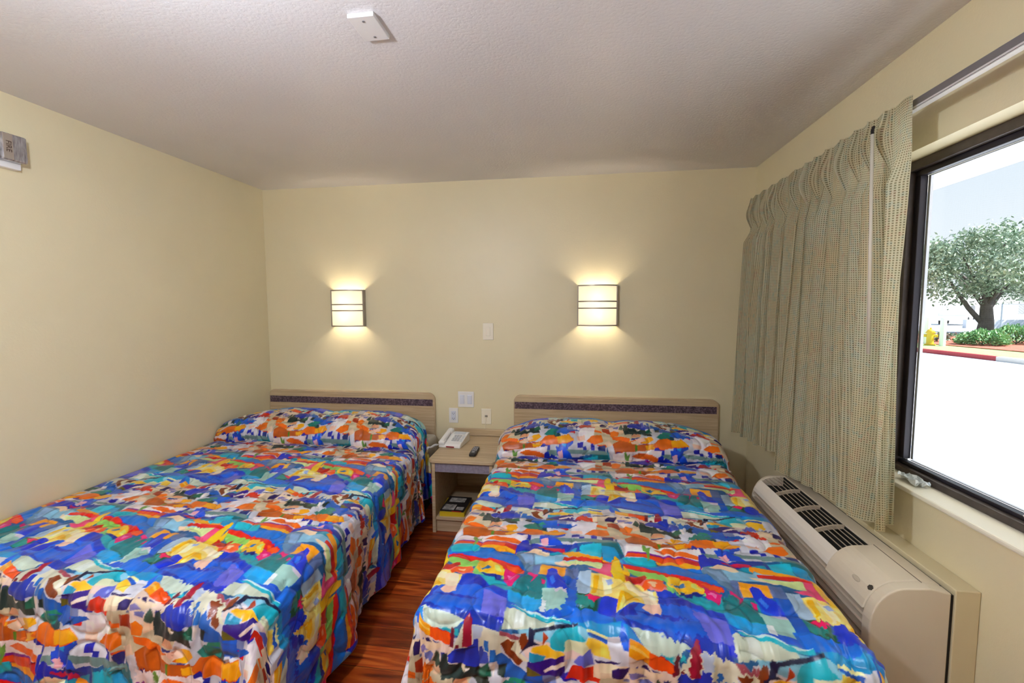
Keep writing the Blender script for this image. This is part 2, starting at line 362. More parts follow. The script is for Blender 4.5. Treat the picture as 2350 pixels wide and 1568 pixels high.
 (205, 218, 205, -481, 1220, -459, 1221, -320, 1193, -345, 1171, -367, 1160, -430, 1162, -455, 1183, -471, 1213),
 (90, 180, 195, -401, 1165, -367, 1163, -337, 1167, -337, 1149, -368, 1152),
 (205, 212, 195, -203, 1241, -142, 1238, -54, 1212, -50, 1197, -124, 1184, -205, 1178),
 (225, 232, 225, -171, 1234, -141, 1234, -140, 1188, -172, 1184),
 (60, 185, 205, -199, 1254, -143, 1246, -76, 1224, -9, 1221, -9, 1211, -74, 1207, -141, 1230),
 (215, 238, 240, -194, 1259, -132, 1247, -48, 1214, -6, 1223, -75, 1220, -142, 1241),
 (218, 216, 198, -357, 1113, -320, 1186, -289, 1183, -205, 1167, -151, 1153, -208, 1129, -205, 1096, -357, 1095),
 (185, 195, 215, -295, 1182, -262, 1175, -268, 1146, -293, 1140),
 (165, 100, 110, -213, 1174, -151, 1158, -162, 1146, -213, 1161),
 (250, 168, 85, -483, 1192, -427, 1166, -427, 1132, -484, 1154),
 (252, 205, 140, -482, 1180, -430, 1157, -430, 1149, -482, 1171),
 (242, 82, 20, -430, 1165, -365, 1152, -365, 1119, -430, 1132),
 (228, 208, 198, -484, 1154, -430, 1132, -357, 1115, -369, 1094, -392, 1048, -478, 1043),
 (80, 75, 145, -479, 1116, -459, 1127, -448, 1102, -451, 1079, -477, 1096),
 (125, 130, 180, -454, 1096, -417, 1088, -426, 1067, -454, 1072),
 (50, 50, 120, -422, 1126, -402, 1122, -399, 1115, -419, 1117),
 (50, 50, 120, -394, 1094, -380, 1098, -377, 1081, -391, 1074),
 (240, 120, 35, -475, 1041, -452, 1055, -423, 1038, -435, 1008, -476, 1003),
 (235, 205, 180, -423, 1058, -392, 1053, -386, 1034, -424, 1017),
 (60, 80, 70, -423, 1061, -408, 1101, -400, 1090, -394, 1062, -403, 1049),
 (75, 175, 195, -63, 1163, -48, 1186, -22, 1200, 12, 1207, 12, 1168, -16, 1165, -19, 1134, -63, 1137),
 (75, 175, 195, -23, 1203, -2, 1202, 37, 1171, -23, 1164),
 (218, 222, 192, -23, 1164, 42, 1171, 50, 1142, -22, 1134),
 (248, 205, 125, 42, 1180, 98, 1172, 106, 1129, 60, 1132, 37, 1165),
 (252, 236, 180, 37, 1201, 100, 1189, 100, 1181, 39, 1193),
 (30, 85, 180, 39, 1193, 100, 1179, 96, 1165, 44, 1184),
 (248, 198, 120, -116, 1137, -74, 1147, -21, 1131, -21, 1123, -79, 1110, -122, 1125),
 (225, 222, 200, -181, 1121, -172, 1145, -132, 1158, -154, 1116, -127, 1094, -146, 1091),
 (70, 150, 185, -127, 1122, -74, 1117, -84, 1101, -127, 1095),
 (125, 58, 32, -208, 1135, -186, 1149, -167, 1141, -177, 1122, -143, 1092, -154, 1079, -194, 1105),
 (125, 58, 32, -148, 1170, -132, 1174, -127, 1150, -148, 1119, -156, 1147),
 (22, 28, 60, -124, 1189, -111, 1184, -63, 1196, 12, 1216, 12, 1208, -53, 1187, -106, 1176, -111, 1152, -92, 1145, -122, 1139, -154, 1110, -127, 1153),
 (165, 65, 40, -84, 1180, -67, 1165, -77, 1155, -87, 1140, -84, 1160),
 (110, 22, 45, -362, 1168, -350, 1165, -354, 1112, -368, 1113),
 (110, 22, 45, -348, 1124, -336, 1125, -336, 1114, -349, 1112),
 (155, 40, 62, -320, 1194, -307, 1211, -295, 1195, -298, 1119, -328, 1116),
 (22, 50, 175, -371, 1088, -349, 1112, -318, 1114, -293, 1127, -290, 1142, -274, 1143, -274, 1056, -369, 1071),
 (95, 105, 175, -273, 1119, -262, 1120, -258, 1104, -246, 1105, -241, 1071, -274, 1065),
 (40, 110, 195, -257, 1138, -243, 1140, -243, 1108, -257, 1107),
 (40, 110, 195, -238, 1115, -221, 1118, -219, 1080, -241, 1074),
 (40, 95, 180, -221, 1099, -205, 1107, -167, 1083, -130, 1065, -130, 1046, -192, 1038, -219, 1074),
 (235, 225, 220, -375, 1070, -341, 1068, -341, 1054, -358, 1055),
 (235, 225, 220, -319, 1053, -302, 1055, -308, 1037),
 (235, 225, 220, -244, 1071, -224, 1073, -230, 1033),
 (14, 42, 44, -398, 1050, -388, 1092, -374, 1096, -369, 1068, -335, 1063, -319, 1042, -296, 1056, -273, 1059, -274, 1028, -392, 1013),
 (14, 42, 44, -213, 1069, -189, 1078, -195, 1038, -219, 1043),
 (20, 92, 72, -274, 1050, -246, 1074, -236, 1032, -274, 1028),
 (62, 50, 125, -130, 1093, -84, 1104, -21, 1126, -21, 1059, -84, 1065, -130, 1071),
 (95, 88, 45, -132, 1082, -106, 1076, -84, 1065, -130, 1054),
 (238, 218, 208, -79, 1077, -47, 1097, -14, 1108, -16, 1095, -53, 1080, -74, 1072),
 (125, 130, 200, 4, 1103, 17, 1130, 50, 1153, 61, 1105, 35, 1104),
 (228, 208, 185, 58, 1104, 86, 1119, 157, 1122, 236, 1120, 251, 1111, 202, 1087, 61, 1069),
 (195, 40, 22, -19, 1059, -1, 1094, 27, 1108, 54, 1093, 57, 1069),
 (40, 32, 85, 60, 1120, 91, 1121, 134, 1133, 114, 1119, 66, 1113),
 (40, 32, 85, 109, 1099, 126, 1115, 147, 1115, 159, 1122, 157, 1108, 142, 1079, 112, 1076),
 (40, 32, 85, 191, 1126, 206, 1130, 216, 1115, 197, 1118),
 (140, 132, 178, 157, 1100, 177, 1108, 207, 1095, 162, 1082),
]
def make_tile():
    W, Hh = 640, 750
    im = np.zeros((Hh, W, 3), np.float32)
    for row in PRINT:
        l = np.array(row[3:], float).reshape(-1, 2); col = srgb(tuple(v/255 for v in row[:3]))
        x0, y0 = l.min(0).astype(int)-1; x1, y1 = l.max(0).astype(int)+2
        X, Y = np.meshgrid(np.arange(x0, x1)+.5, np.arange(y0, y1)+.5); ins = np.zeros(X.shape, bool)
        for i in range(len(l)):
            a, b = l[i-1], l[i]
            if a[1] == b[1]: continue
            ins ^= ((a[1] > Y) != (b[1] > Y)) & (X < (b[0]-a[0])*(Y-a[1])/(b[1]-a[1])+a[0])
        iy, ix = np.nonzero(ins); im[(iy+y0) % Hh, (ix+x0) % W] = col
    return im
TILE = make_tile()
def sample_print(x, y):
    # the design with hand-cut, slightly torn edges; x, y in metres
    dx = vnoise(x*16, y*16, 5)*.004+vnoise(x*90, y*90, 6)*.0008
    dy = vnoise(x*16+9, y*16+4, 7)*.004+vnoise(x*90, y*90, 8)*.0008
    ragged = np.clip(vnoise(x*7, y*7, 15)*2.4-.7, 0, 1)
    dx = dx+ragged*vnoise(x*60, y*160, 16)*.005; dy = dy+ragged*vnoise(x*150, y*60, 17)*.010
    c = 0
    for jx, jy in ((-.8, -.3), (.3, -.8), (.8, .3), (-.3, .8), (0, 0)):
        ix = np.floor((x+dx)*1000+jx).astype(int) % 640; iy = np.floor((y+dy)*1000+jy).astype(int) % 750
        c = c+TILE[iy, ix]/5
    # brush-stroke tone variation in the print
    t = 1+.16*vnoise(x*22, y*55, 9)+.10*vnoise(x*70, y*26, 10)
    patch = vnoise(np.floor(x*13)*3.1, np.floor(y*11)*2.7, 12)
    t = t*(1+.18*patch)
    return np.clip(c*t[..., None], 0, .9)

def fabric_mat():
    m = bpy.data.materials.new('printed_quilted_cotton'); m.use_nodes = True; nt = m.node_tree; b = nt.nodes['Principled BSDF']
    at = nt.nodes.new('ShaderNodeAttribute'); at.attribute_name = 'print'
    hs = nt.nodes.new('ShaderNodeHueSaturation'); hs.inputs['Saturation'].default_value = 1.26; hs.inputs['Value'].default_value = .90
    nt.links.new(at.outputs['Color'], hs.inputs['Color']); nt.links.new(hs.outputs['Color'], b.inputs['Base Color'])
    b.inputs['Roughness'].default_value = .34; b.inputs['Specular IOR Level'].default_value = .5
    b.inputs['Sheen Weight'].default_value = .05
    tc = nt.nodes.new('ShaderNodeTexCoord'); n = nt.nodes.new('ShaderNodeTexNoise'); n.inputs['Scale'].default_value = 45; n.inputs['Detail'].default_value = 4
    nt.links.new(tc.outputs['Object'], n.inputs['Vector'])
    bp = nt.nodes.new('ShaderNodeBump'); bp.inputs['Strength'].default_value = .35; bp.inputs['Distance'].default_value = .004
    nt.links.new(n.outputs['Fac'], bp.inputs['Height']); nt.links.new(bp.outputs['Normal'], b.inputs['Normal'])
    return m
M_fab = fabric_mat()

def stitches(S, T, seed):
    # quilting arcs: distance field to a set of circular arcs
    r = np.random.default_rng(seed); d = np.full(S.shape, 1.0)
    for gx in np.arange(-.6, 2.3, .17):
        for gy in np.arange(.6, 3.6, .17):
            cx, cy = gx+r.uniform(-.03, .03), gy+r.uniform(-.03, .03); R = r.uniform(.07, .10); a0 = r.uniform(0, 2*PI); sp = r.uniform(2.2, 3.8)
            msk = (np.abs(S-cx) < .13) & (np.abs(T-cy) < .13)
            if not msk.any(): continue
            x = S[msk]-cx; y = T[msk]-cy; ang = (np.arctan2(y, x)-a0) % (2*PI)
            dd = np.where(ang < sp, np.abs(np.hypot(x, y)-R), 1.0); d[msk] = np.minimum(d[msk], dd)
    return d

def bedspread(name, label, xl0, xl1, xr0, xr1, foot, tcre, dropL, dropR, dropF, offx, offy, seed, pil_c, slant):
    """xl0/xr0 edges at the foot, xl1/xr1 at the head; developed grid: s across, t along"""
    zt = .565; r = .055; W = xr0-xl0; tlen = .70
    t = [foot-dropF]; 
    while t[-1] < tcre+tlen: t.append(t[-1]+.0026+max(0, (t[-1]-foot))*.0016)
    t = np.array(t); s = np.arange(-dropL, W+dropR, .0032)
    S, T = np.meshgrid(s, t)
    # profile along the pillows
    u = np.clip(T-tcre, 0, tlen)
    cu = [0, .025, .06, .10, .16, .24, .35, .46, .57, .65, .70]
    cy = [0, .012, .006, -.004, .02, .085, .195, .30, .40, .455, .48]
    cz = [0, -.022, -.008, .045, .105, .155, .185, .180, .135, .075, .03]
    def smooth_interp(u, a, b):
        # Catmull-Rom
        a = np.array(a); b = np.array(b); i = np.clip(np.searchsorted(a, u)-1, 0, len(a)-2); h = a[i+1]-a[i]; f = (u-a[i])/h
        mm = np.gradient(b, a); return (2*f**3-3*f**2+1)*b[i]+(f**3-2*f**2+f)*h*mm[i]+(-2*f**3+3*f**2)*b[i+1]+(f**3-f**2)*h*mm[i+1]
    py = smooth_interp(u, cu, cy); pz = smooth_interp(u, cu, cz)
    c = (S-W/2)/(W/2)
    e = 1-.42*np.clip(np.abs(c), 0, 1)**4 - .07*np.exp(-((S-pil_c*W)/.07)**2)*(u > 0)
    e = e-.20*np.clip(np.abs(c)-1, 0, .4)
    ylin = np.where(T < tcre, T, tcre+py*e+(T-tcre)*0)
    # keep ends reaching the headboard
    top = zt+np.clip(pz, -.03, 1)*np.clip(e, 0, 2)
    crown = .012*(1-np.clip(np.abs(c), 0, 1)**2)
    top = top+crown*(T < tcre+.02)
    def edge(a):
        # a: developed distance past the start of the rounding -> (outward, down)
        q = np.clip(a/r, 0, PI/2); o_ = r*np.sin(q); d_ = r*(1-np.cos(q)); ex = np.clip(a-r*PI/2, 0, None)
        return o_+ex*.06, d_+ex
    aR = np.clip(S-(W-r), 0, None); aL = np.clip(r-S, 0, None) if dropL > .06 else np.clip(.02-S, 0, None)*1.0
    b = np.clip((foot+r)-T, 0, None)
    A = np.maximum(aR, aL); sg = np.where(aR > 0, 1.0, -1.0)
    rho = np.maximum(A, b); phi = np.arctan2(b, np.maximum(A, 1e-9)); out, dn = edge(rho)
    fr = np.clip((T-foot)/(tcre-foot), 0, 1)
    xl = xl0+(xl1-xl0)*fr; xr = xr0+(xr1-xr0)*fr
    sc = (xr-xl)/W
    dep = np.clip(dn-.06, 0, .5)
    both = np.clip(np.minimum(A, b)/.08, 0, 1)
    wob = np.sin(T*23+1.7*np.sin(T*7+seed))*.5+.5*np.sin(T*11+seed)
    wf = np.sin(S*17+1.5*np.sin(S*6+seed))*.6+.4*np.sin(S*9.5)
    out = out+dep*.075*wob*np.cos(phi)*(A > 0)*(1-both)+dep*.06*wf*np.sin(phi)*(1-both)
    out = out+both*dep*.34*np.exp(-((phi-.95)/.28)**2)       # one loose fold at the corner
    inner = np.clip(S, r if dropL > .06 else .02, W-r)
    X = xl+inner*sc+sg*out*np.cos(phi)*(A > 0)
    Y = np.where(T < foot+r, foot+r, ylin)-out*np.sin(phi)*(b > 0)
    Y = Y+slant*(X-(xl0+xr0)/2)*(1-fr)
    Z = top-dn
    P = np.stack([X, Y, Z], -1)
    # quilting, puckers and wrinkles along the normal
    du = np.gradient(P, axis=1); dv = np.gradient(P, axis=0); N = np.cross(du, dv); N /= np.linalg.norm(N, axis=-1, keepdims=True)+1e-9
    ds = stitches(S, T, seed)
    near = np.exp(-np.clip(T-foot, 0, 9)/.28)
    hgt = -.0050*np.exp(-(ds/.009)**2)+.0035*np.clip(ds/.05, 0, 1)
    wr = .0080*vnoise(S*26+vnoise(S*5, T*5, seed)*1.2, T*4.2, seed+1)*(near*.9+.12)+.0060*vnoise(S*60+vnoise(S*7, T*9, seed+8)*2, T*9, seed+7)*(near*.8+.1)
    wr += .0085*vnoise(S*3.2+vnoise(S*3, T*3, seed+2), T*17+1.5*vnoise(S*4, T*2, seed+3), seed+4)*(1-near*.8)
    wr += .003*vnoise(S*9, T*34, seed+5)*(1-near*.6)+.007*vnoise(S*3.5, T*3.5, seed+6)
    hgt = hgt+wr
    hgt = np.where(T > tcre, hgt*1.0, hgt)
    lim = 1-np.clip(np.minimum(np.maximum(aR, aL), b)/.05, 0, 1)*.9
    if dropL <= .06: lim = lim*np.clip(S/.06, 0, 1)
    P = P+N*(hgt*lim)[..., None]
    if dropL <= .06: P[..., 0] = np.maximum(P[..., 0], XL+.016)
    P[..., 1] = np.minimum(P[..., 1], D-.045)
    P[..., 2] = np.maximum(P[..., 2], .012)
    xd = xl0+S; col = sample_print(xd+offx, T+offy+np.where(T > tcre+.02, .42, 0))
    dk = 1-.35*np.exp(-(ds/.0022)**2)                      # the stitching thread
    col = col*dk[..., None]
    o = grid_mesh(name, P, M_fab, col=col)
    md = o.modifiers.new('Solidify', 'SOLIDIFY'); md.thickness = .012; md.offset = -1 if N[len(t)//2, len(s)//2, 2] > 0 else 1
    tag(o, label, 'bedspread', 'patterned bedspreads')
    return o

# ------------------------------------------------------------------ room shell
fl = struct(obj('floor', B(XL-.1, XR+.2, YN-.1, D+.1, -.1, 0), floor_mat()))
ce = struct(obj('ceiling', B(XL-.1, XR+.2, YN-.1, D+.1, H, H+.1), M_ceil))
struct(obj('wall_back', B(XL-.1, XR+.2, D, D+.1, 0, H), M_wall))
struct(obj('wall_left', B(XL-.1, XL, YN, D, 0, H), M_wall))
struct(obj('wall_front', B(XL-.1, XR+.2, YN-.1, YN, 0, H), M_wall))
WY0, WY1, WZ0, WZ1 = -.15, 2.03, .80, 2.05; WX = XR+.17
struct(obj('wall_right', B((XR, WX, YN, WY0, 0, H), (XR, WX, WY1, D, 0, H), (XR, WX, WY0, WY1, 0, WZ0), (XR, WX, WY0, WY1, WZ1, H)), M_wall))
# window
win = thing('window_1', '', ''); del win['label'], win['category']; struct(win)
FX = 1.312
obj('window_sill', B(XR-.012, FX+.05, WY0-.01, WY1-.001, WZ0-.004, WZ0+.014), M_sill, win, bev=.006)
bm = bmesh.new(); fw = .05
for (a, b2, c, d) in ((WY0, WY1, WZ1-.036, WZ1), (WY0, WY1, WZ0+.014, WZ0+.040)): box(bm, FX, FX+.06, a, b2, c, d)
for (a, b2) in ((WY1-.04, WY1), (WY0, WY0+.04)): box(bm, FX, FX+.06, a, b2, WZ0+.040, WZ1-.036)
obj('window_frame', bm, M_dark, win, bev=.003)
bm = bmesh.new()
SY0, SY1 = WY0+.04, WY1-.04; sz0, sz1 = WZ0+.040, WZ1-.036
for (a, b2, c, d) in ((SY0, SY1, sz1-.022, sz1), (SY0, SY1, sz0, sz0+.014), (SY1-.026, SY1, sz0+.022, sz1-.022), (SY0, SY0+.026, sz0+.022, sz1-.022), (.62, .66, sz0+.022, sz1-.022)): box(bm, FX+.022, FX+.05, a, b2, c, d)
obj('sash', bm, mat('dark_sash', '2e2a33', .35, metal=.3), win, bev=.002)
bm = bmesh.new()
for (a, b2, c, d) in ((SY0+.026, SY1-.026, sz1-.026, sz1-.022), (SY0+.026, SY1-.026, sz0+.014, sz0+.018), (SY1-.038, SY1-.026, sz0+.022, sz1-.022)): box(bm, FX+.05, FX+.06, a, b2, c, d)
obj('outer_screen_rail', bm, mat('bright_aluminium', 'dfe2ee', .3, metal=.2), win)
def glass_mat():
    m = bpy.data.materials.new('window_glass'); m.use_nodes = True; nt = m.node_tree; nt.nodes.remove(nt.nodes['Principled BSDF'])
    o = nt.nodes['Material Output']; t = nt.nodes.new('ShaderNodeBsdfTransparent'); t.inputs[0].default_value = (.97, .985, .985, 1)
    g = nt.nodes.new('ShaderNodeBsdfGlossy'); g.inputs['Roughness'].default_value = .02
    mx = nt.nodes.new('ShaderNodeMixShader'); mx.inputs[0].default_value = .04
    nt.links.new(t.outputs[0], mx.inputs[1]); nt.links.new(g.outputs[0], mx.inputs[2]); nt.links.new(mx.outputs[0], o.inputs[0])
    return m
obj('glass_pane', B(FX+.034, FX+.038, SY0+.02, SY1-.02, sz0+.015, sz1-.015), glass_mat(), win)
bm = bmesh.new()
for k in range(6): box(bm, FX+.0205, FX+.0222, 1.27+k*.012, 1.274+k*.012, sz0+.006, sz0+.009)
prism(bm, [(1.475, sz0+.017), (1.452, sz0+.017), (1.462, sz0+.003)], 0, FX+.0205, FX+.0222)
obj('white_sticker', bm, M_white, win)

# ------------------------------------------------------------------ ceiling plate, wall plates
bm = B(-.741, -.650, 1.412, 1.541, H-.014, H); o = obj('ceiling_cover_plate', bm, mat('plate_grey_white', 'dcd9d6', .4), bev=.002)
tag(o, 'small white blank cover plate screwed to the textured ceiling', 'cover plate')
for y in (1.435, 1.518):
    bm = bmesh.new(); cyl(bm, (-.695, y, H-.016), (-.695, y, H-.013), .004); obj('screw', bm, M_grey, o)
def plate(name, x0, x1, z0, z1, m, label, cat):
    t = thing(name, label, cat, ((x0+x1)/2, D, z0))
    w = (x1-x0)/2; h = z1-z0
    pl = obj('plate', B(-w, w, -.007, 0, 0, h), m, t, bev=.003)
    return t, w, h
t, w, h = plate('light_switch', -.695, -.613, 1.243, 1.372, M_cream, 'single cream light switch plate between the two wall lamps', 'light switch')
obj('rocker', B((-.017, .017, -.011, -.005, h/2-.034, h/2+.034)), M_cream, t, bev=.003)
t, w, h = plate('double_light_switch', -.897, -.770, .717, .840, M_white, 'wide white double rocker switch above the nightstand', 'light switch')
for x in (-.030, .030): obj('rocker', B((x-.018, x+.018, -.011, -.005, h/2-.036, h/2+.036)), mat('switch_white', 'dfe2ee', .3), t, bev=.003)
t, w, h = plate('power_outlet', -.971, -.897, .590, .708, M_white, 'white power outlet plate left of the phone jack above the nightstand', 'outlet')
obj('socket_block', B((-.018, .018, -.011, -.005, h/2-.036, h/2+.036)), mat('switch_white', 'dfe2ee', .3), t, bev=.002)
for z in (h/2-.022, h/2+.018):
    bm = bmesh.new()
    for x in (-.007, .007): box(bm, x-.0012, x+.0012, -.0118, -.010, z-.005, z+.005)
    cyl(bm, (0, -.0118, z-.009), (0, -.010, z-.009), .0025, n=8)
    obj('socket_slots', bm, M_black, t)
t, w, h = plate('phone_jack', -.712, -.634, .588, .708, M_cream, 'cream phone jack plate with a thin cord hanging from it', 'phone jack')
obj('jack', B((-.010, .010, -.011, -.005, h/2-.004, h/2+.012)), mat('jack_grey', '8a8070', .4), t, bev=.002)
bm = bmesh.new(); tube(bm, [(0, -.012, h/2), (-.003, -.018, h/2-.03), (-.010, -.012, h/2-.09), (-.008, -.008, -.06)], .0016, 6)
obj('cord', bm, M_cream, t)

# ------------------------------------------------------------------ headboards
def headboard(x0, x1, label, rl, rr):
    t = thing('headboard', label, 'headboard', ((x0+x1)/2, D, .25), 'wall-mounted headboards')
    w = (x1-x0)/2; zz = .822-.25
    bm = bmesh.new(); prism(bm, rrect(-w, w, 0, zz, rl, rr), 1, -.028, -.001)
    obj('panel', bm, M_oak, t, bev=.003)
    bm = bmesh.new(); prism(bm, rrect(-w-.004, w+.004, 0, zz+.004, rl, rr), 1, -.024, -.006); obj('edge_band', bm, M_oakedge, t)
    bm = B(-w+.004, w-.012, -.0295, -.027, zz-.099, zz-.047); obj('inlay_strip', bm, M_gran, t)
    return t
headboard(XL+.006, -1.082, 'oak headboard with dark strip, in the corner by the left wall', .04, .055)
headboard(-.451, 1.02, 'oak headboard with dark strip, behind the bed nearer the window', .05, .055)

# ------------------------------------------------------------------ beds + bedspreads
def bed(x0, x1, label):
    t = thing('bed', label, 'bed', ((x0+x1)/2, 2.2, 0), 'double beds')
    w = (x1-x0)/2
    obj('box_base', B(-w+.10, w-.10, -.90, 1.0, 0, .22), mat('bed_base_black', '0c0b0d', .8), t)
    obj('mattress', B(-w+.07, w-.07, -.93, 1.03, .222, .515), mat('mattress_cloth', 'c9c6c0', .8), t, bev=.03, seg=4)
bed(-2.47, -.98, 'double bed along the left wall under a patterned bedspread')
bed(-.46, .83, 'double bed between the nightstand and the window air conditioner')
bedspread('bedspread', 'multicoloured city print bedspread on the bed against the left wall', -2.487, -2.487, -.925, -1.03, 1.15, 2.68, .02, .46, .36, 1.544, -.05, 3, .50, -.06)
bedspread('bedspread', 'multicoloured city print bedspread on the bed beside the window', -.495, -.475, .805, .89, 1.185, 2.62, .44, .40, .46, 0, 0, 4, .52, -.043)

# ------------------------------------------------------------------ nightstand and what is on it
NT = .50
ns = thing('nightstand', 'light oak nightstand with open shelf between the two beds', 'nightstand', (-.72, 2.98, 0))
def nb(*a):
    return B(*[(x0+.72, x1+.72, y0-2.98, y1-2.98, z0, z1) for x0, x1, y0, y1, z0, z1 in a])
bm = bmesh.new()
def rr2(x0, x1, y0, y1, r, n=6):
    P = []
    for cx, cy, a0 in ((x1-r, y1-.001, 0), (x0+r, y1-.001, 1), (x0+r, y0+r, 2), (x1-r, y0+r, 3)):
        if a0 < 2: P.append((x1 if a0 == 0 else x0, y1)); continue
        P += [(cx+r*math.cos(a0*PI/2+k*PI/2/n), cy+r*math.sin(a0*PI/2+k*PI/2/n)) for k in range(n+1)]
    return P
prism(bm, [(x+.72, y-2.98) for x, y in rr2(-.945, -.497, 2.695, D-.03, .035)], 2, NT-.024, NT)
obj('top', bm, M_oak, ns, bev=.004)
bm = bmesh.new(); prism(bm, [(x+.72, z) for x, z in rrect(-.945, -.515, NT, NT+.053, .02, .03)], 1, D-.03-2.98, D-.008-2.98); obj('back_rail', bm, M_oak, ns, bev=.002)
obj('side_panel', nb((-.925, -.903, 2.71, D-.01, 0, NT-.024)), M_oak, ns, bev=.001)
obj('side_panel', nb((-.539, -.517, 2.71, D-.01, 0, NT-.024)), M_oak, ns, bev=.001)
obj('apron', nb((-.903, -.539, 2.715, 2.733, .412, NT-.024)), mat('grey_stone_laminate', '8b8494', .4, noise=.2, nscale=60), ns)
obj('back_panel', nb((-.903, -.539, D-.03, D-.018, 0, NT-.024)), M_oak, ns)
obj('shelf', nb((-.903, -.539, 2.72, D-.03, .083, .102)), M_oak, ns, bev=.001)
obj('kick_panel', nb((-.903, -.539, 2.735, 2.75, 0, .083)), M_oak, ns)
# books
def book(name, cx, cy, w, d, z, h, rot, m, pages, label, cat, extra=None):
    t = thing(name, label, cat, (cx, cy, z), rotz=rot)
    obj('pages', B(-w/2+.003, w/2-.003, -d/2+.003, d/2-.003, .0015, h-.0015), pages, t)
    obj('cover', B((-w/2, w/2, -d/2, d/2, h-.0015, h), (-w/2, w/2, -d/2, d/2, 0, .0015), (-w/2-.001, w/2+.001, -d/2-.0015, -d/2+.0015, 0, h)), m, t)
    if extra: extra(t)
    return t
M_pages = mat('book_pages', 'cdbf94', .8)
book('phone_book', -.805, 2.85, .165, .22, .102, .030, .04, mat('yellow_cover', 'd8b820', .5), mat('yellow_pages', 'd9c24a', .8), 'thick yellow phone book at the bottom of the nightstand shelf', 'book')
def magprint(t):
    obj('cover_print', B((-.07, .01, -.10, -.02, .0081, .0085), (.02, .07, -.095, -.05, .0081, .0085), (-.06, .05, .02, .085, .0081, .0085)), mat('cover_picture', 'a8a29a', .5, noise=.6, nscale=40), t)
    obj('spine_text', B((.0, .065, -.1118, -.1102, .001, .0065)), mat('red_block', 'b3281f', .5), t)
book('magazine', -.80, 2.855, .162, .218, .132, .008, -.03, mat('dark_glossy_cover', '2a2626', .35), mat('magazine_pages', 'c9c2b8', .7), 'dark covered magazine on top of the yellow phone book', 'magazine', magprint)
# telephone
ph = thing('telephone', 'cream desk telephone with handset on the nightstand', 'telephone', (-.865, 3.045, NT), rotz=-.10)
bm = bmesh.new(); prism(bm, [(-.105, 0), (.105, 0), (.105, .062), (.07, .066), (-.09, .028), (-.105, .018)], 0, -.078, .085); obj('body', bm, M_white, ph, bev=.005)
bm = bmesh.new()
rx = Matrix.Rotation(.23, 4, 'X')
for v in box(bm, -.072, -.036, -.098, .098, .040, .062): pass
for v in box(bm, -.078, -.030, .052, .104, .026, .056): pass
for v in box(bm, -.078, -.030, -.104, -.056, .026, .056): pass
bmesh.ops.transform(bm, matrix=Matrix.Translation((0, 0, .012)) @ rx, verts=bm.verts); obj('handset', bm, M_white, ph, bev=.009, seg=3)
bm = bmesh.new(); bm2 = bmesh.new()
for i in range(3):
    for j in range(4): box(bm, .0+i*.020, .014+i*.020, -.045+j*.022, -.032+j*.022, .044, .049)
box(bm2, -.015, .07, .052, .088, .0455, .0475)
for j in range(5): box(bm2, .064, .078, -.05+j*.019, -.040+j*.019, .044, .048)
bmesh.ops.transform(bm, matrix=Matrix.Translation((0, 0, .004)) @ rx, verts=bm.verts); bmesh.ops.transform(bm2, matrix=Matrix.Translation((0, 0, .004)) @ rx, verts=bm2.verts)
obj('key', bm, mat('key_grey', 'bdbdc2', .5), ph); obj('label_card', bm2, mat('card_grey', 'd0d4da', .5), ph)
obj('red_strip', B((-.02, .04, -.1065, -.1045, .004, .013)), mat('dark_red', '8c2028', .4), ph)
bm = bmesh.new(); pts = []
for k in range(160):
    q = k/160; a = q*2*PI*20; cx = -.09-.035*math.sin(q*PI*.6); cy = -.09-.10*q; cz = .012+.004*math.sin(q*9)
    pts.append((cx+.006*math.cos(a), cy, max(.003, cz+.006*math.sin(a))))
tube(bm, pts, .0016, 5); obj('coiled_cord', bm, M_white, ph, smooth=True)
# remote
rm = thing('remote_control', 'small black remote control on the nightstand top', 'remote control', (-.672, 2.868, NT), rotz=.03)
bm = bmesh.new(); prism(bm, [(-.021, -.088), (.021, -.088), (.024, -.06), (.023, .06), (.018, .085), (-.018, .085), (-.023, .06), (-.024, -.06)], 2, .001, .019); obj('casing', bm, M_black, rm, bev=.006, seg=3)
bm = bmesh.new()
for i in range(3):
    for j in range(6): box(bm, -.015+i*.012, -.007+i*.012, -.02+j*.016, -.012+j*.016, .018, .0208)
cyl(bm, (0, -.045, .018), (0, -.045, .0208), .011)
obj('button', bm, mat('button_grey', 'a9a9b0', .5), rm)

# ------------------------------------------------------------------ wall lamps
def lamp_glass():
    m = bpy.data.materials.new('frosted_lamp_glass'); m.use_nodes = True; nt = m.node_tree; nt.nodes.remove(nt.nodes['Principled BSDF'])
    o = nt.nodes['Material Output']; t = nt.nodes.new('ShaderNodeBsdfTranslucent'); t.inputs[0].default_value = (.40, .37, .31, 1)
    d = nt.nodes.new('ShaderNodeBsdfDiffuse'); d.inputs[0].default_value = (.9, .87, .8, 1)
    mx = nt.nodes.new('ShaderNodeMixShader'); mx.inputs[0].default_value = .35
    e = nt.nodes.new('ShaderNodeEmission'); e.inputs[0].default_value = (1, .88, .66, 1); e.inputs[1].default_value = .32
    ad = nt.nodes.new('ShaderNodeAddShader')
    nt.links.new(t.outputs[0], mx.inputs[1]); nt.links.new(d.outputs[0], mx.inputs[2]); nt.links.new(mx.outputs[0], ad.inputs[0]); nt.links.new(e.outputs[0], ad.inputs[1]); nt.links.new(ad.outputs[0], o.inputs[0])
    return m
M_lg = lamp_glass(); M_lm = mat('lamp_frame_nickel', 'a39a90', .4, metal=.5)
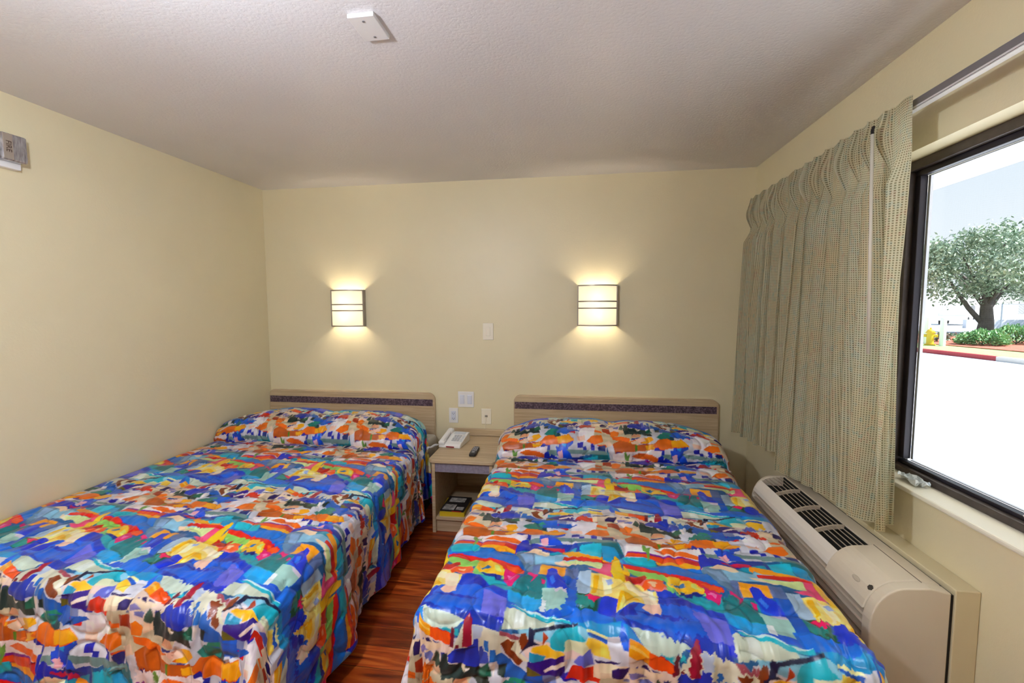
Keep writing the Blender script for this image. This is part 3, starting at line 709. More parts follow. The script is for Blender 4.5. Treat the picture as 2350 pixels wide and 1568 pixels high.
def sconce(cx, z0, z1, w, label):
    t = thing('wall_lamp', label, 'wall lamp', (cx, D, z0), 'curved wall lamps')
    h = z1-z0; dep = .095; hw = w/2; n = 24
    # arc through (-hw,0) (0,-dep) (hw,0) beginning a little off the wall
    s0 = .035; sag = dep-s0; R = (hw*hw+sag*sag)/(2*sag); a = math.asin(hw/R)
    arc = [(R*math.sin(-a+2*a*k/n), -s0-(R*math.cos(-a+2*a*k/n)-R*math.cos(a))) for k in range(n+1)]
    def band(z, zz, off, th):
        bm = bmesh.new(); P = [(x*(1+off/R), y-off) for x, y in arc]; Q = [(x*(1+(off-th)/R), y-off+th) for x, y in arc]
        prism(bm, P+Q[::-1], 2, z, zz); return bm
    obj('glass_shade', band(.003, h-.003, 0, .003), M_lg, t, smooth=False)
    for z in (0, h*.42, h*.585, h-.009):
        obj('frame_bar', band(z, z+.009, .004, .005), M_lm, t)
    obj('side_frame', B(-hw-.006, -hw+.002, -s0-.006, 0, 0, h), M_lm, t); obj('side_frame', B(hw-.002, hw+.006, -s0-.006, 0, 0, h), M_lm, t)
    obj('back_plate', B((-.05, .05, -.006, 0, h*.3, h*.7)), M_lm, t)
    for zz in (.34, .66):
        bm = bmesh.new(); sph(bm, (0, -.045, h*zz), .014, 1, 1, 1.8, 12, 8)
        obj('bulb', bm, mat('bulb_warm', 'fff0d0', .5, emis=6), t, smooth=True)
        l = bpy.data.lights.new('lamp_light', 'POINT'); l.energy = LAMP_W; l.color = (1, .86, .66); l.shadow_soft_size = .016
        lo = bpy.data.objects.new('lamp_light', l); C.objects.link(lo); lo.parent = t; lo.location = (0, -.058, h*zz)
LAMP_W = 4.2
sconce(-1.776, 1.345, 1.633, .262, 'glowing curved wall lamp above the bed against the left wall')
sconce(.162, 1.352, 1.650, .275, 'glowing curved wall lamp above the bed beside the window')

# ------------------------------------------------------------------ alarm strobe on the left wall
al = thing('alarm_strobe', 'white alarm strobe with clear lens at left edge, high on wall', 'alarm', (XL, 1.60, 2.105))
obj('base', B(0, .035, -.13, .088, 0, .13), M_white, al, bev=.003)
lens = obj('lens', B(.035, .075, .0, .090, .025, .140), mat('clear_ribbed_plastic', 'a6a3a6', .12, spec=.8, metal=.55, noise=.5, nscale=25, stretch=(1, 6, 1)), al, bev=.008, seg=3)
obj('text_band', B(.074, .077, .004, .036, .030, .135), mat('lens_band', '9a8d80', .4), al)
bm = bmesh.new(); sph(bm, (.045, -.006, .035), .011); obj('knob', bm, M_black, al, smooth=True)
cu = bpy.data.curves.new('lettering', 'FONT'); cu.body = 'FIRE'; cu.size = .027; cu.extrude = .0004; cu.align_x = 'CENTER'; cu.align_y = 'CENTER'
fo = bpy.data.objects.new('lettering', cu); C.objects.link(fo); fo.parent = al; fo.location = (.0776, .020, .083)
fo.rotation_euler = Matrix(((0, 0, 1), (0, 1, 0), (-1, 0, 0))).to_euler()
cu.materials.append(mat('lettering_brown', '4a3426', .5))
bpy.context.view_layer.update(); lm = bpy.data.meshes.new_from_object(fo); lo2 = bpy.data.objects.new('lettering', lm); C.objects.link(lo2); lo2.parent = al; lo2.location = fo.location; lo2.rotation_euler = fo.rotation_euler
bpy.data.objects.remove(fo); lo2.name = 'lettering'

# ------------------------------------------------------------------ air conditioner
AY0, AY1 = 1.458, 2.42
ac = thing('air_conditioner', 'beige through-wall air conditioner under the curtain and window', 'air conditioner', (1.04, (AY0+AY1)/2, .20))
def W(bm): bmesh.ops.translate(bm, vec=Vector((-1.04, -(AY0+AY1)/2, -.20)), verts=bm.verts); return bm
def prof(off=0, z0=.20, xb=1.147):
    P = [(xb, z0), (.935-off, z0), (.935-off, .475)]
    for k in range(1, 11):
        a = PI/2*k/10; P.append((.935-off+(.095+off)*(1-math.cos(a)), .475+(.125+off)*math.sin(a)))
    P += [(1.09, .605+off), (xb, .602+off*.3)]
    return P
# body made as solid with a recessed grille well
bm = bmesh.new(); prism(bm, prof(), 1, AY1-.022, AY1); obj('end_cap', W(bm), M_ac, ac, bev=.004)
bm = bmesh.new(); prism(bm, prof(.010), 1, AY0-.002, AY0+.038); obj('end_cap', W(bm), M_ac, ac, bev=.005, seg=3)
bm = bmesh.new()   # core shell of grille zone: well walls
GY0, GY1 = 1.715, AY1-.022
P = prof()
# front lower panel behind louvers + light strip
prism(bm, [(1.147, .20), (.978, .20), (.978, .521), (.950, .523), (.958, .545), (.962, .552), (.985, .545), (1.085, .55), (1.085, .606), (1.147, .602)], 1, AY0+.02, GY1)
obj('body', W(bm), M_ac, ac, bev=.001)
bm = bmesh.new()
prism(bm, [(.935, .525), (.941, .541), (.953, .559), (.972, .580), (.978, .574), (.960, .553), (.950, .538), (.945, .525)], 1, GY0-.01, GY1)
obj('front_strip', W(bm), mat('strip_light', 'dcd5cb', .4), ac, bev=.001)
bm = bmesh.new(); box(bm, .975, 1.083, GY0, GY1, .5505, .553); box(bm, 1.080, 1.0845, GY0, GY1, .553, .600); obj('grille_well', W(bm), mat('well_black', '0e0d0e', .7), ac)
bm = bmesh.new(); box(bm, .9745, .9775, AY0+.04, GY1, .21, .520); obj('louver_gap_shade', W(bm), mat('louver_shadow', '1c1612', .7), ac)  # dark sheet paints in the shade between the louvers
# louvers on front
for i in range(11):
    bm = bmesh.new(); z = .512-.025*i; q = .0022*min(i, 5)
    prism(bm, [(.957, z+.004), (.937-q, z+.002), (.935-q, z-.006), (.957, z-.004)], 1, AY0+.04, GY1); obj('louver', W(bm), M_acs, ac)
# top rim behind and in front of the grille
def arc_pt(f, off=0):   # f 0..1 along the rounded top from front strip to rear rim
    x = .974+f*(1.083-.974); z = .580+.022*math.sin(min(1, f*1.1)*PI/2); return x, z+off
bm = bmesh.new()
for i in range(5):
    x, z = arc_pt((i+1)/6); box(bm, x-.0014, x+.0014, GY0, GY1, z-.003, z)
obj('grille_bar', W(bm), mat('bar_beige', 'a99c8c', .45), ac)
for yy in (GY0+.165, GY0+.34, GY0+.515):
    bm = bmesh.new(); top = [arc_pt(k/10, .003) for k in range(11)]; bot = [arc_pt(k/10, -.014) for k in range(11)]
    prism(bm, top+bot[::-1], 1, yy-.003, yy+.003); obj('grille_rib', W(bm), M_acs, ac)
bm = bmesh.new()
Pc = prof(.010, .508); prism(bm, [p for p in Pc if p[1] > .50], 1, AY0+.0385, GY0); obj('control_cover', W(bm), M_ac, ac, bev=.006, seg=3)
# lid seam
bm = bmesh.new(); box(bm, 1.085, 1.0865, AY0+.03, GY0-.002, .6145, .6162); obj('lid_seam', W(bm), mat('seam_dark', '6a5f55', .6), ac)
# lock and badge sit on rounded surface at angle
def on_cover(a, y, rad, kind, m, name):
    x = .925+.105*(1-math.cos(a)); z = .475+.135*math.sin(a); nrm = Vector((-math.cos(a)/.105, 0, math.sin(a)/.135)).normalized()
    bm = bmesh.new()
    if kind == 'oval':
        vs = sph(bm, (0, 0, 0), rad, .5, 1.25, .12)
    else:
        cyl(bm, (0, 0, -.002), (0, 0, .002), rad)
        for k in range(6): cyl(bm, (rad*.8*math.cos(k*PI/3), rad*.8*math.sin(k*PI/3), -.002), (rad*.8*math.cos(k*PI/3), rad*.8*math.sin(k*PI/3), .002), rad*.35, n=8)
    q = Vector((0, 0, 1)).rotation_difference(nrm).to_matrix().to_4x4()
    bmesh.ops.transform(bm, matrix=Matrix.Translation(Vector((x, y, z))+nrm*.002) @ q, verts=bm.verts)
    return obj(name, W(bm), m, ac, smooth=kind == 'oval')
on_cover(.72, AY0+.115, .016, 'oval', mat('badge', 'b9ad9b', .3), 'badge')
on_cover(.80, AY0+.052, .008, 'star', mat('lock_dark', '3c3733', .4), 'lock')
# sleeve against wall
bm = bmesh.new(); box(bm, 1.158, XR-.001, AY0-.002, AY1+.03, .185, .616); obj('wall_sleeve', W(bm), mat('sleeve_cream', 'd9cba6', .45), ac, bev=.003)
bm = bmesh.new(); box(bm, 1.146, 1.159, AY0+.006, AY1, .20, .596); obj('gap_filler', W(bm), M_dark2, ac)  # black filler stands in for the shade in the gap before the sleeve

# ------------------------------------------------------------------ curtain + rod
rod = thing('curtain_rod', 'grey metal curtain track above the window', 'curtain rod', (1.14, .1, 2.145))
obj('track', B(-.018, .012, -.5, 3.0, 0, .030), M_grey, rod, bev=.002)
obj('lower_lip', B((-.022, -.018, -.5, 3.0, -.002, .004), (-.021, .0, -.5, 3.0, -.006, -.003)), mat('rod_bright', 'e0dfe2', .3, metal=.3), rod)
for yb in (-.3, 2.93): obj('wall_bracket', B(.012, XR-1.14, yb, yb+.03, 0, .02), M_grey, rod)
def curtain_mat():
    m = bpy.data.materials.new('woven_tweed_fabric'); m.use_nodes = True; nt = m.node_tree; N = nt.nodes.new; L = nt.links.new
    nt.nodes.remove(nt.nodes['Principled BSDF']); out = nt.nodes['Material Output']
    uv = N('ShaderNodeUVMap'); uv.uv_map = 'UVMap'; sp = N('ShaderNodeSeparateXYZ'); L(uv.outputs[0], sp.inputs[0])
    def wave(sock, per):
        a = N('ShaderNodeMath'); a.operation = 'MULTIPLY'; a.inputs[1].default_value = 2*PI/per; L(sock, a.inputs[0])
        s = N('ShaderNodeMath'); s.operation = 'SINE'; L(a.outputs[0], s.inputs[0]); return s.outputs[0]
    u, v = wave(sp.outputs[0], .0085), wave(sp.outputs[1], .0085)
    mx = N('ShaderNodeMath'); mx.operation = 'MAXIMUM'; L(u, mx.inputs[0]); L(v, mx.inputs[1])
    rr = N('ShaderNodeValToRGB'); rr.color_ramp.elements[0].position = .30; rr.color_ramp.elements[1].position = .75
    mr = N('ShaderNodeMapRange'); mr.inputs['From Min'].default_value = -1; mr.inputs['From Max'].default_value = 1; L(mx.outputs[0], mr.inputs[0]); L(mr.outputs[0], rr.inputs['Fac'])
    rr.color_ramp.elements[0].color = (*hexc('6a5d48'), 1); rr.color_ramp.elements[1].color = (*hexc('d6cfb8'), 1)
    # flecks of teal, rust and green threads
    mp = N('ShaderNodeMapping'); mp.inputs['Scale'].default_value = (90, 60, 1); L(uv.outputs[0], mp.inputs['Vector'])
    wn = N('ShaderNodeTexVoronoi'); wn.inputs['Scale'].default_value = 1.0; L(mp.outputs[0], wn.inputs['Vector'])
    sc = N('ShaderNodeSeparateColor'); L(wn.outputs['Color'], sc.inputs[0])
    cr = N('ShaderNodeValToRGB'); e = cr.color_ramp.elements; cr.color_ramp.interpolation = 'CONSTANT'
    e[0].position = 0; e[0].color = (*hexc('b8b08e'), 1); e[1].position = .45; e[1].color = (*hexc('a9ad8b'), 1)
    for p_, c_ in ((.70, '93a89c'), (.80, 'b5977b'), (.88, '9aa084'), (.95, '74a39a'), (.975, 'ad8670')): q = e.new(p_); q.color = (*hexc(c_), 1)
    L(sc.outputs[0], cr.inputs['Fac'])
    n = N('ShaderNodeTexNoise'); n.inputs['Scale'].default_value = 5; n.inputs['Detail'].default_value = 4; L(uv.outputs[0], n.inputs['Vector'])
    m1 = N('ShaderNodeMix'); m1.data_type = 'RGBA'; m1.blend_type = 'MIX'; m1.inputs['Factor'].default_value = .30; L(rr.outputs['Color'], m1.inputs['A']); L(cr.outputs['Color'], m1.inputs['B'])
    m3 = N('ShaderNodeMix'); m3.data_type = 'RGBA'; m3.blend_type = 'MULTIPLY'; m3.inputs['Factor'].default_value = 1; r3 = N('ShaderNodeValToRGB'); r3.color_ramp.elements[0].position = .35; r3.color_ramp.elements[1].position = .65; r3.color_ramp.elements[0].color = (1, .93, .80, 1); r3.color_ramp.elements[1].color = (.96, 1, .97, 1); L(n.outputs['Fac'], r3.inputs['Fac']); L(m1.outputs['Result'], m3.inputs['A']); L(r3.outputs['Color'], m3.inputs['B']); m1 = m3
    d = N('ShaderNodeBsdfDiffuse'); t = N('ShaderNodeBsdfTranslucent'); ms = N('ShaderNodeMixShader'); ms.inputs[0].default_value = .30
    L(m1.outputs['Result'], d.inputs[0]); L(m1.outputs['Result'], t.inputs[0]); L(d.outputs[0], ms.inputs[1]); L(t.outputs[0], ms.inputs[2])
    bp = N('ShaderNodeBump'); bp.inputs['Strength'].default_value = .3; bp.inputs['Distance'].default_value = .001; L(rr.outputs['Color'], bp.inputs['Height']); L(bp.outputs[0], d.inputs['Normal'])
    L(ms.outputs[0], out.inputs[0]); return m
nu, nv = 900, 160
u = np.linspace(0, 1, nu); v = np.linspace(0, 1, nv); U, V = np.meshgrid(u, v)     # V 0 top .. 1 bottom
NP = 13
ph_ = U*NP+.30*np.sin(U*9)+.12*np.sin(U*21+1)+.10*np.sin(V*2.5+U*14)
saw = np.cos(2*PI*ph_)
heading = np.clip(1-V/.075, 0, 1)
below = np.clip((V-.05)/.14, 0, 1)
pinch = np.exp(-((((ph_+.0) % 1)-.5)/.10)**2)
triple = np.exp(-((((ph_) % 1)-.5)/.13)**2)*(.6+.4*np.cos(((ph_ % 1)-.5)*2*PI*9))
ytop0, ytop1 = 3.06, 1.675
Yb = ytop0+(ytop1-ytop0)*U
Yc = Yb+(3.10-3.06)*(1-U)*V*1.0+(-.055)*U*V
Yc += .018*np.sin(2*PI*ph_*2+1.0)*below*(1-.2*V)
amp = .020*heading+below*(.050+.014*V+.010*np.sin(U*23))
ctr = 1.100-.020*V+.030*(1-U)
Xc = ctr-amp*(saw*.75+.25*np.cos(4*PI*ph_+U*5))*below-.024*triple*(1-below)*1.0-.028*pinch*np.exp(-((V-.07)/.05)**2)
Xc -= .012*np.sin(U*5+.5)*V
Xc += vnoise(U*30, V*3, 21)*.004*below+vnoise(U*9, V*2.2, 22)*.008*V
far = 1/(1+np.exp((U-.44)/.006))
Xc -= .028*np.exp(-((U-.50)/.055)**2)*V
Xc += .035*np.exp(-((U-.40)/.04)**2)*V
hem = np.where(U < .44, .655+.035*(U/.44), .632+.07*((U-.44)/.56)**1.2)
hem = (.650+.040*U/.44)*far+(.632+.065*np.clip((U-.44)/.56, 0, 1))*(1-far)
ztop = 2.178+.006*np.cos(2*PI*ph_)
Zc = ztop+(hem-ztop)*V+.004*np.cos(2*PI*ph_)*V
Xc = np.minimum(Xc, 1.114 + .07*np.clip((V-.05)*8, 0, 1)); Xc = np.minimum(Xc, XR-.012)
PC = np.stack([Xc, Yc, Zc], -1)
arc = np.cumsum(np.r_[0, np.linalg.norm(np.diff(PC[nv//2], axis=0), axis=1)])
UV = np.stack([np.broadcast_to(arc, U.shape), V*1.5], -1)
cur = grid_mesh('curtain', PC-np.array([1.11, 2.4, .65]), curtain_mat(), uv=UV); cur.location = (1.11, 2.4, .65)
tag(cur, 'beige green woven pinch pleat curtain drawn open to the corner', 'curtain')
bm = bmesh.new(); cyl(bm, (1.030-1.11, 1.752-2.4, 2.085-.65), (1.028-1.11, 1.705-2.4, 1.315-.65), .0055, n=10); obj('draw_wand', bm, mat('wand_white', 'cfc8ba', .4), cur, smooth=True)
bm = bmesh.new(); tube(bm, [(1.034-1.11, 1.753-2.4, 2.112-.65), (1.030-1.11, 1.753-2.4, 2.10-.65), (1.030-1.11, 1.752-2.4, 2.08-.65)], .005, 6); obj('wand_hook', bm, M_black, cur)

# crumpled plastic on sill
r = random.Random(3); bm = bmesh.new(); n = 9
g = [[bm.verts.new((r.uniform(-.004, .004)+(i/(n-1)-.5)*.045, r.uniform(-.006, .006)+(j/(n-1)-.5)*.11, max(.0, .012+r.uniform(-.012, .014)))) for j in range(n)] for i in range(n)]
for i in range(n-1):
    for j in range(n-1): bm.faces.new((g[i][j], g[i+1][j], g[i+1][j+1], g[i][j+1]))
o = obj('plastic_scrap', bm, mat('clear_crumpled_plastic', 'dfe6ea', .15, spec=.8)); o.location = (1.275, 1.815, WZ0+.015)
md = o.modifiers.new('Solidify', 'SOLIDIFY'); md.thickness = .001
tag(o, 'small crumpled clear plastic scrap on the window sill', 'scrap')

# ------------------------------------------------------------------ outdoors
GZ = -.1
g_ = struct(obj('ground', B(1.45, 90, -30, 110, GZ-.2, GZ), mat('pale_concrete', 'd8dade', .8, noise=.05, nscale=.6)))
struct(obj('soffit', B(XR+.17, 3.1, -6, 5.2, 2.50, 2.62), paint('stucco', 'efe8da', .8, .01, .6, scale=25)))
struct(obj('outer_wall', B((XR+.171, XR+.20, -6, YN, -.3, 2.5), (XR+.171, XR+.20, D+.1, 5.2, -.3, 2.5)), mat('stucco_wall', 'e2d8c4', .8)))
def strip(name, pts, w0, w1, z0, z1, m):
    bm = bmesh.new(); P = []
    P = [(x+w0, y) for x, y in pts]+[(x+w1, y) for x, y in pts[::-1]]
    prism(bm, P, 2, z0, z1); return obj(name, bm, m)
crv = [(12.3, -10), (12.25, 12), (12.18, 14.6), (12.05, 16.6), (11.9, 18), (11.6, 21), (11.2, 40)]
o = struct(strip('red_curb', crv[2:], 0, .18, GZ, GZ+.13, mat('red_curb_paint', 'a8333c', .7)))
o = struct(strip('curb', crv[:3], 0, .18, GZ, GZ+.13, mat('curb_concrete', 'd8d2cc', .8)))
struct(strip('lawn', crv, .18, 2.2, GZ, GZ+.11, mat('lawn_green', '8fae6e', .9, noise=.3, nscale=6)))
struct(strip('mulch_bed', crv, 2.2, 7, GZ, GZ+.14, mat('red_mulch', 'b0624e', .95, noise=.35, nscale=9)))
struct(strip('far_lawn', crv, 7, 9.5, GZ, GZ+.12, mat('lawn_far', '93b07a', .9, noise=.3, nscale=5)))
struct(strip('far_road', crv, 9.5, 60, GZ, GZ+.05, mat('asphalt_grey', '9fa3ac', .9, noise=.05, nscale=2)))
o = tag(obj('parking_line', B((3.6, 9.5, 5.40, 5.50, GZ, GZ+.004)), mat('faded_line', '93a6c0', .8)), 'faint blue grey line painted on the bright car park', 'painted line'); 
GZ2 = GZ+.14
M_bol = mat('bollard_white', 'f2f1ef', .6)
for k, (x, y, lab) in enumerate(((14.0, 19.75, 'white bollard left of the yellow hydrant'), (13.75, 18.65, 'white bollard right of the yellow hydrant'))):
    bm = bmesh.new(); cyl(bm, (0, 0, 0), (0, 0, 1.05), .095); sph(bm, (0, 0, 1.05), .095, 1, 1, .5)
    o = obj('bollard', bm, M_bol, smooth=False); o.location = (x, y, GZ+.10); tag(o, lab, 'bollard', 'white bollards by the hydrant')
hy = thing('fire_hydrant', 'yellow fire hydrant between the two white bollards', 'fire hydrant', (13.55, 18.95, GZ+.10))
M_hy = mat('hydrant_yellow', 'e8bd2c', .5)
bm = bmesh.new(); cyl(bm, (0, 0, 0), (0, 0, .06), .17); cyl(bm, (0, 0, .05), (0, 0, .50), .11); cyl(bm, (0, 0, .48), (0, 0, .52), .15); sph(bm, (0, 0, .52), .12, 1, 1, 1.0); obj('barrel', bm, M_hy, hy)
bm = bmesh.new(); cyl(bm, (0, 0, .62), (0, 0, .69), .03, n=6); obj('top_nut', bm, M_hy, hy)
for s in (-1, 1):
    bm = bmesh.new(); cyl(bm, (s*.08, -s*.06, .38), (s*.17, -s*.13, .38), .055); obj('nozzle_cap', bm, M_hy, hy)
def leaves(name, pts, size, m, parent, seed=1):
    r = np.random.default_rng(seed); n = len(pts); a = r.normal(size=(n, 3)); a /= np.linalg.norm(a, axis=1)[:, None]
    b = np.cross(a, r.normal(size=(n, 3))); b /= np.linalg.norm(b, axis=1)[:, None]; s = size*r.uniform(.6, 1.3, (n, 1))
    V_ = np.stack([pts-a*s, pts+b*s*.45, pts+a*s, pts-b*s*.45], 1).reshape(-1, 3)
    me = bpy.data.meshes.new(name); me.from_pydata(V_.tolist(), [], [(4*i, 4*i+1, 4*i+2, 4*i+3) for i in range(n)]); me.materials.append(m)
    o = bpy.data.objects.new(name, me); C.objects.link(o); o.parent = parent; return o
def leaf_mat(name, c1, c2):
    m = mat(name, c1, .55, noise=.0); nt = m.node_tree; b = nt.nodes['Principled BSDF']
    g = nt.nodes.new('ShaderNodeNewGeometry'); r = nt.nodes.new('ShaderNodeValToRGB'); r.color_ramp.elements[0].color = (*hexc(c1), 1); r.color_ramp.elements[1].color = (*hexc(c2), 1)
    nt.links.new(g.outputs['Random Per Island'], r.inputs['Fac']); nt.links.new(r.outputs['Color'], b.inputs['Base Color']); return m
M_leaf = leaf_mat('tree_leaves', '5d7a5c', 'c0cfb8'); M_bush = leaf_mat('bush_leaves', '4f8a4c', 'a5cf94')  # tree leaf colours paled to put the haze into them
M_bark = mat('tree_bark', '5e5653', .9, noise=.3, nscale=3)
def tree(x, y, hgt, rad, label, seed, nl=26000, cz=.62):
    t = thing('tree', label, 'tree', (x, y, GZ)); r = random.Random(seed); bm = bmesh.new(); tips = []
    tube(bm, [(0, 0, 0), (.05, 0, .8), (.0, 0, 1.5), (.1, .1, 2.6), (.0, 0, 3.8)], [.38, .30, .26, .20, .10], 10)
    tube(bm, [(-.12, .05, .7), (-.7, .2, 1.5), (-1.1, .3, 2.2), (-1.7, .4, 3.2)], [.14, .12, .09, .05], 8)
    for k in range(9):
        a = k*2.4; rr = rad*r.uniform(.4, .75); tube(bm, [(0, 0, 1.3+.15*k), (rr*.4*math.cos(a), rr*.4*math.sin(a), 2.4+.12*k), (rr*math.cos(a), rr*math.sin(a), hgt*.55+.2*k)], [.14, .08, .03], 6)
    obj('trunk', bm, M_bark, t, smooth=True)
    rg = np.random.default_rng(seed); cs = []
    for k in range(70):
        a = rg.uniform(0, 2*PI); q = math.sqrt(rg.uniform(0, 1)); zz = rg.uniform(-1, 1)*math.sqrt(1-q*q*.9)
        cs.append((q*rad*math.cos(a), q*rad*math.sin(a), hgt*cz+zz*hgt*.30-(.25*q*q*hgt*.35)))
    cs = np.array(cs); k = rg.integers(0, len(cs), nl); pts = cs[k]+rg.normal(size=(nl, 3))*np.array([.42, .42, .28])
    leaves('foliage', pts, .10, M_leaf, t, seed)
    return t
tree(22.3, 27.5, 6.3, 3.6, 'leafy green tree with forked trunk seen through the window', 4)
tree(36.0, 35.0, 6.6, 3.6, 'second leafy tree at the right edge of the window view', 6, 18000)
tree(31, 52, 6.6, 3.2, 'dark tree behind the parked cars at the left of the window view', 8, 9000, .5)
def bush(x, y, rx, ry, rz, label, seed, n=3500):
    t = thing('bush', label, 'bush', (x, y, GZ2), 'green bushes in the mulch bed'); rg = np.random.default_rng(seed)
    d = rg.normal(size=(n, 3)); d /= np.linalg.norm(d, axis=1)[:, None]; d[:, 2] = np.abs(d[:, 2]); lump = 1+.14*np.sin(d[:, 0]*7+seed)*np.sin(d[:, 1]*6)*1.0
    pts = d*np.array([rx, ry, rz])*(rg.uniform(.75, 1.05, n)*lump)[:, None]+np.array([0, 0, .05])
    leaves('foliage', pts, .06, M_bush, t, seed)
    bm = bmesh.new()
    for k in range(6): tube(bm, [(0, 0, 0), (.3*rx*math.cos(k), .3*ry*math.sin(k), rz*.4), (.7*rx*math.cos(k), .7*ry*math.sin(k), rz*.7)], .02, 5)
    obj('stem', bm, M_bark, t)
bush(15.3, 18.9, .75, .70, .50, 'rounded green bush nearest the hydrant', 1)
bush(17.0, 19.6, .9, .75, .66, 'rounded green bush in the middle of the mulch bed', 2)
bush(18.9, 18.6, .9, .75, .66, 'green bush at the right edge of the window view', 3)
fp = thing('flower_clump', 'low clump of pale flowers between hydrant and bushes', 'flowers', (15.0, 20.6, GZ2)); rg = np.random.default_rng(5)
leaves('foliage', rg.normal(size=(500, 3))*np.array([.3, .2, .07])+np.array([0, 0, .18]), .05, leaf_mat('flower_leaves', '4a5b45', '7d8a70'), fp, 5)
leaves('blossom', rg.normal(size=(160, 3))*np.array([.3, .2, .06])+np.array([0, 0, .28]), .045, leaf_mat('blossoms', 'b0505a', 'f2e6e4'), fp, 6)
# cars
def car(x, y, rot, m, kind, label):
    t = thing('car', label, 'car', (x, y, GZ+.05), 'parked cars beyond the tree', rot); Hc = 1.75 if kind == 'suv' else 1.42
    if kind == 'suv': P = [(-2.3, .35), (2.3, .35), (2.35, .8), (2.2, 1.02), (1.2, 1.12), (.55, 1.72), (-1.9, 1.75), (-2.25, 1.15), (-2.33, .75)]
    else: P = [(-2.25, .3), (2.25, .3), (2.3, .7), (1.3, .92), (.55, 1.38), (-.9, 1.42), (-1.6, 1.0), (-2.2, .92)]
    bm = bmesh.new(); prism(bm, P, 1, -.88, .88); obj('body', bm, m, t, bev=.08, seg=3)
    bm = bmesh.new(); zt = Hc-.12; zb = 1.12 if kind == 'suv' else .95
    prism(bm, [(-1.85, zb), (1.0, zb), (.5, zt), (-1.7, zt)] if kind == 'suv' else [(-1.35, zb), (1.05, zb), (.5, zt), (-.85, zt)], 1, -.89, .89)
    box(bm, -2.34, -2.1, -.7, .7, zb+.05, zt-.02) if kind == 'suv' else box(bm, -1.55, -1.2, -.7, .7, 1.05, 1.3)
    obj('side_glass', bm, mat('car_glass', '2c3340', .1), t)
    for sx in (-1.4, 1.4):
        for sy in (-1, 1):
            bm = bmesh.new(); cyl(bm, (sx, sy*.70, .33), (sx, sy*.92, .33), .34, n=20); obj('wheel', bm, mat('tyre', '1c1c1e', .8), t)
    for sy in (-1, 1):
        bm = bmesh.new(); box(bm, -2.36, -2.2, sy*.75-.09, sy*.75+.09, .85, 1.1); obj('tail_light', bm, mat('tail_red', 'b02830', .3), t)
car(33.6, 44.2, -2.35, mat('car_white', 'f0f1f3', .25, coat=1), 'suv', 'white sport utility car parked behind the left bollards')
car(28.6, 47.5, -1.5, mat('car_blue', '44508c', .25, coat=1), 'sedan', 'blue car cut by the window frame beside the white car')
car(38.0, 40.0, .2, mat('car_navy', '39435e', .25, coat=1), 'suv', 'dark blue car behind the chain link fence, left one')
car(42.5, 39.0, .2, mat('car_navy', '39435e', .25, coat=1), 'sedan', 'dark blue car behind the chain link fence, right one')
# building and fence
bl = thing('building', 'pale building wall glimpsed behind the tree trunk', 'building', (44, 56, GZ))
obj('wall', B(-8, 4.5, 0, 6, 0, 3.6), mat('pale_render', 'f3eee6', .8), bl); obj('roof', B(-8.2, 4.7, -.2, 6.2, 3.6, 3.8), mat('roof_pale', 'c9c4bd', .8), bl)
fe = thing('chain_link_fence', 'grey chain link fence beyond the tree', 'fence', (28.5, 34.0, GZ+.05)); fdir = Vector((1, -.35, 0)).normalized()
for k in range(5):
    p_ = fdir*(k*2.6); bm = bmesh.new(); cyl(bm, p_, p_+Vector((0, 0, 1.75)), .045, n=8); obj('post', bm, mat('galvanised', 'b9c2c8', .5, metal=.3), fe)
bm = bmesh.new(); cyl(bm, Vector((0, 0, 1.7)), fdir*10.4+Vector((0, 0, 1.7)), .03, n=8); obj('rail', bm, mat('galvanised', 'b9c2c8', .5), fe)
bm = bmesh.new(); n = 62
for k in range(n):
    a0 = fdir*(k*10.4/n); 
    for s in (0, 1):
        p_ = a0+Vector((0, 0, .05 if s else 1.68)); q_ = a0+fdir*min(1.63, 10.4-k*10.4/n)+Vector((0, 0, 1.68 if s else .05)); cyl(bm, p_, q_, .006, n=3)
obj('mesh_wire', bm, mat('galvanised', 'b9c2c8', .5), fe)
lo_ = obj('low_wall', B(28, 50, 36.0, 36.3, GZ, .55), mat('low_wall_white', 'e6e8ee', .8)); tag(lo_, 'low pale wall behind the chain link fence', 'wall')

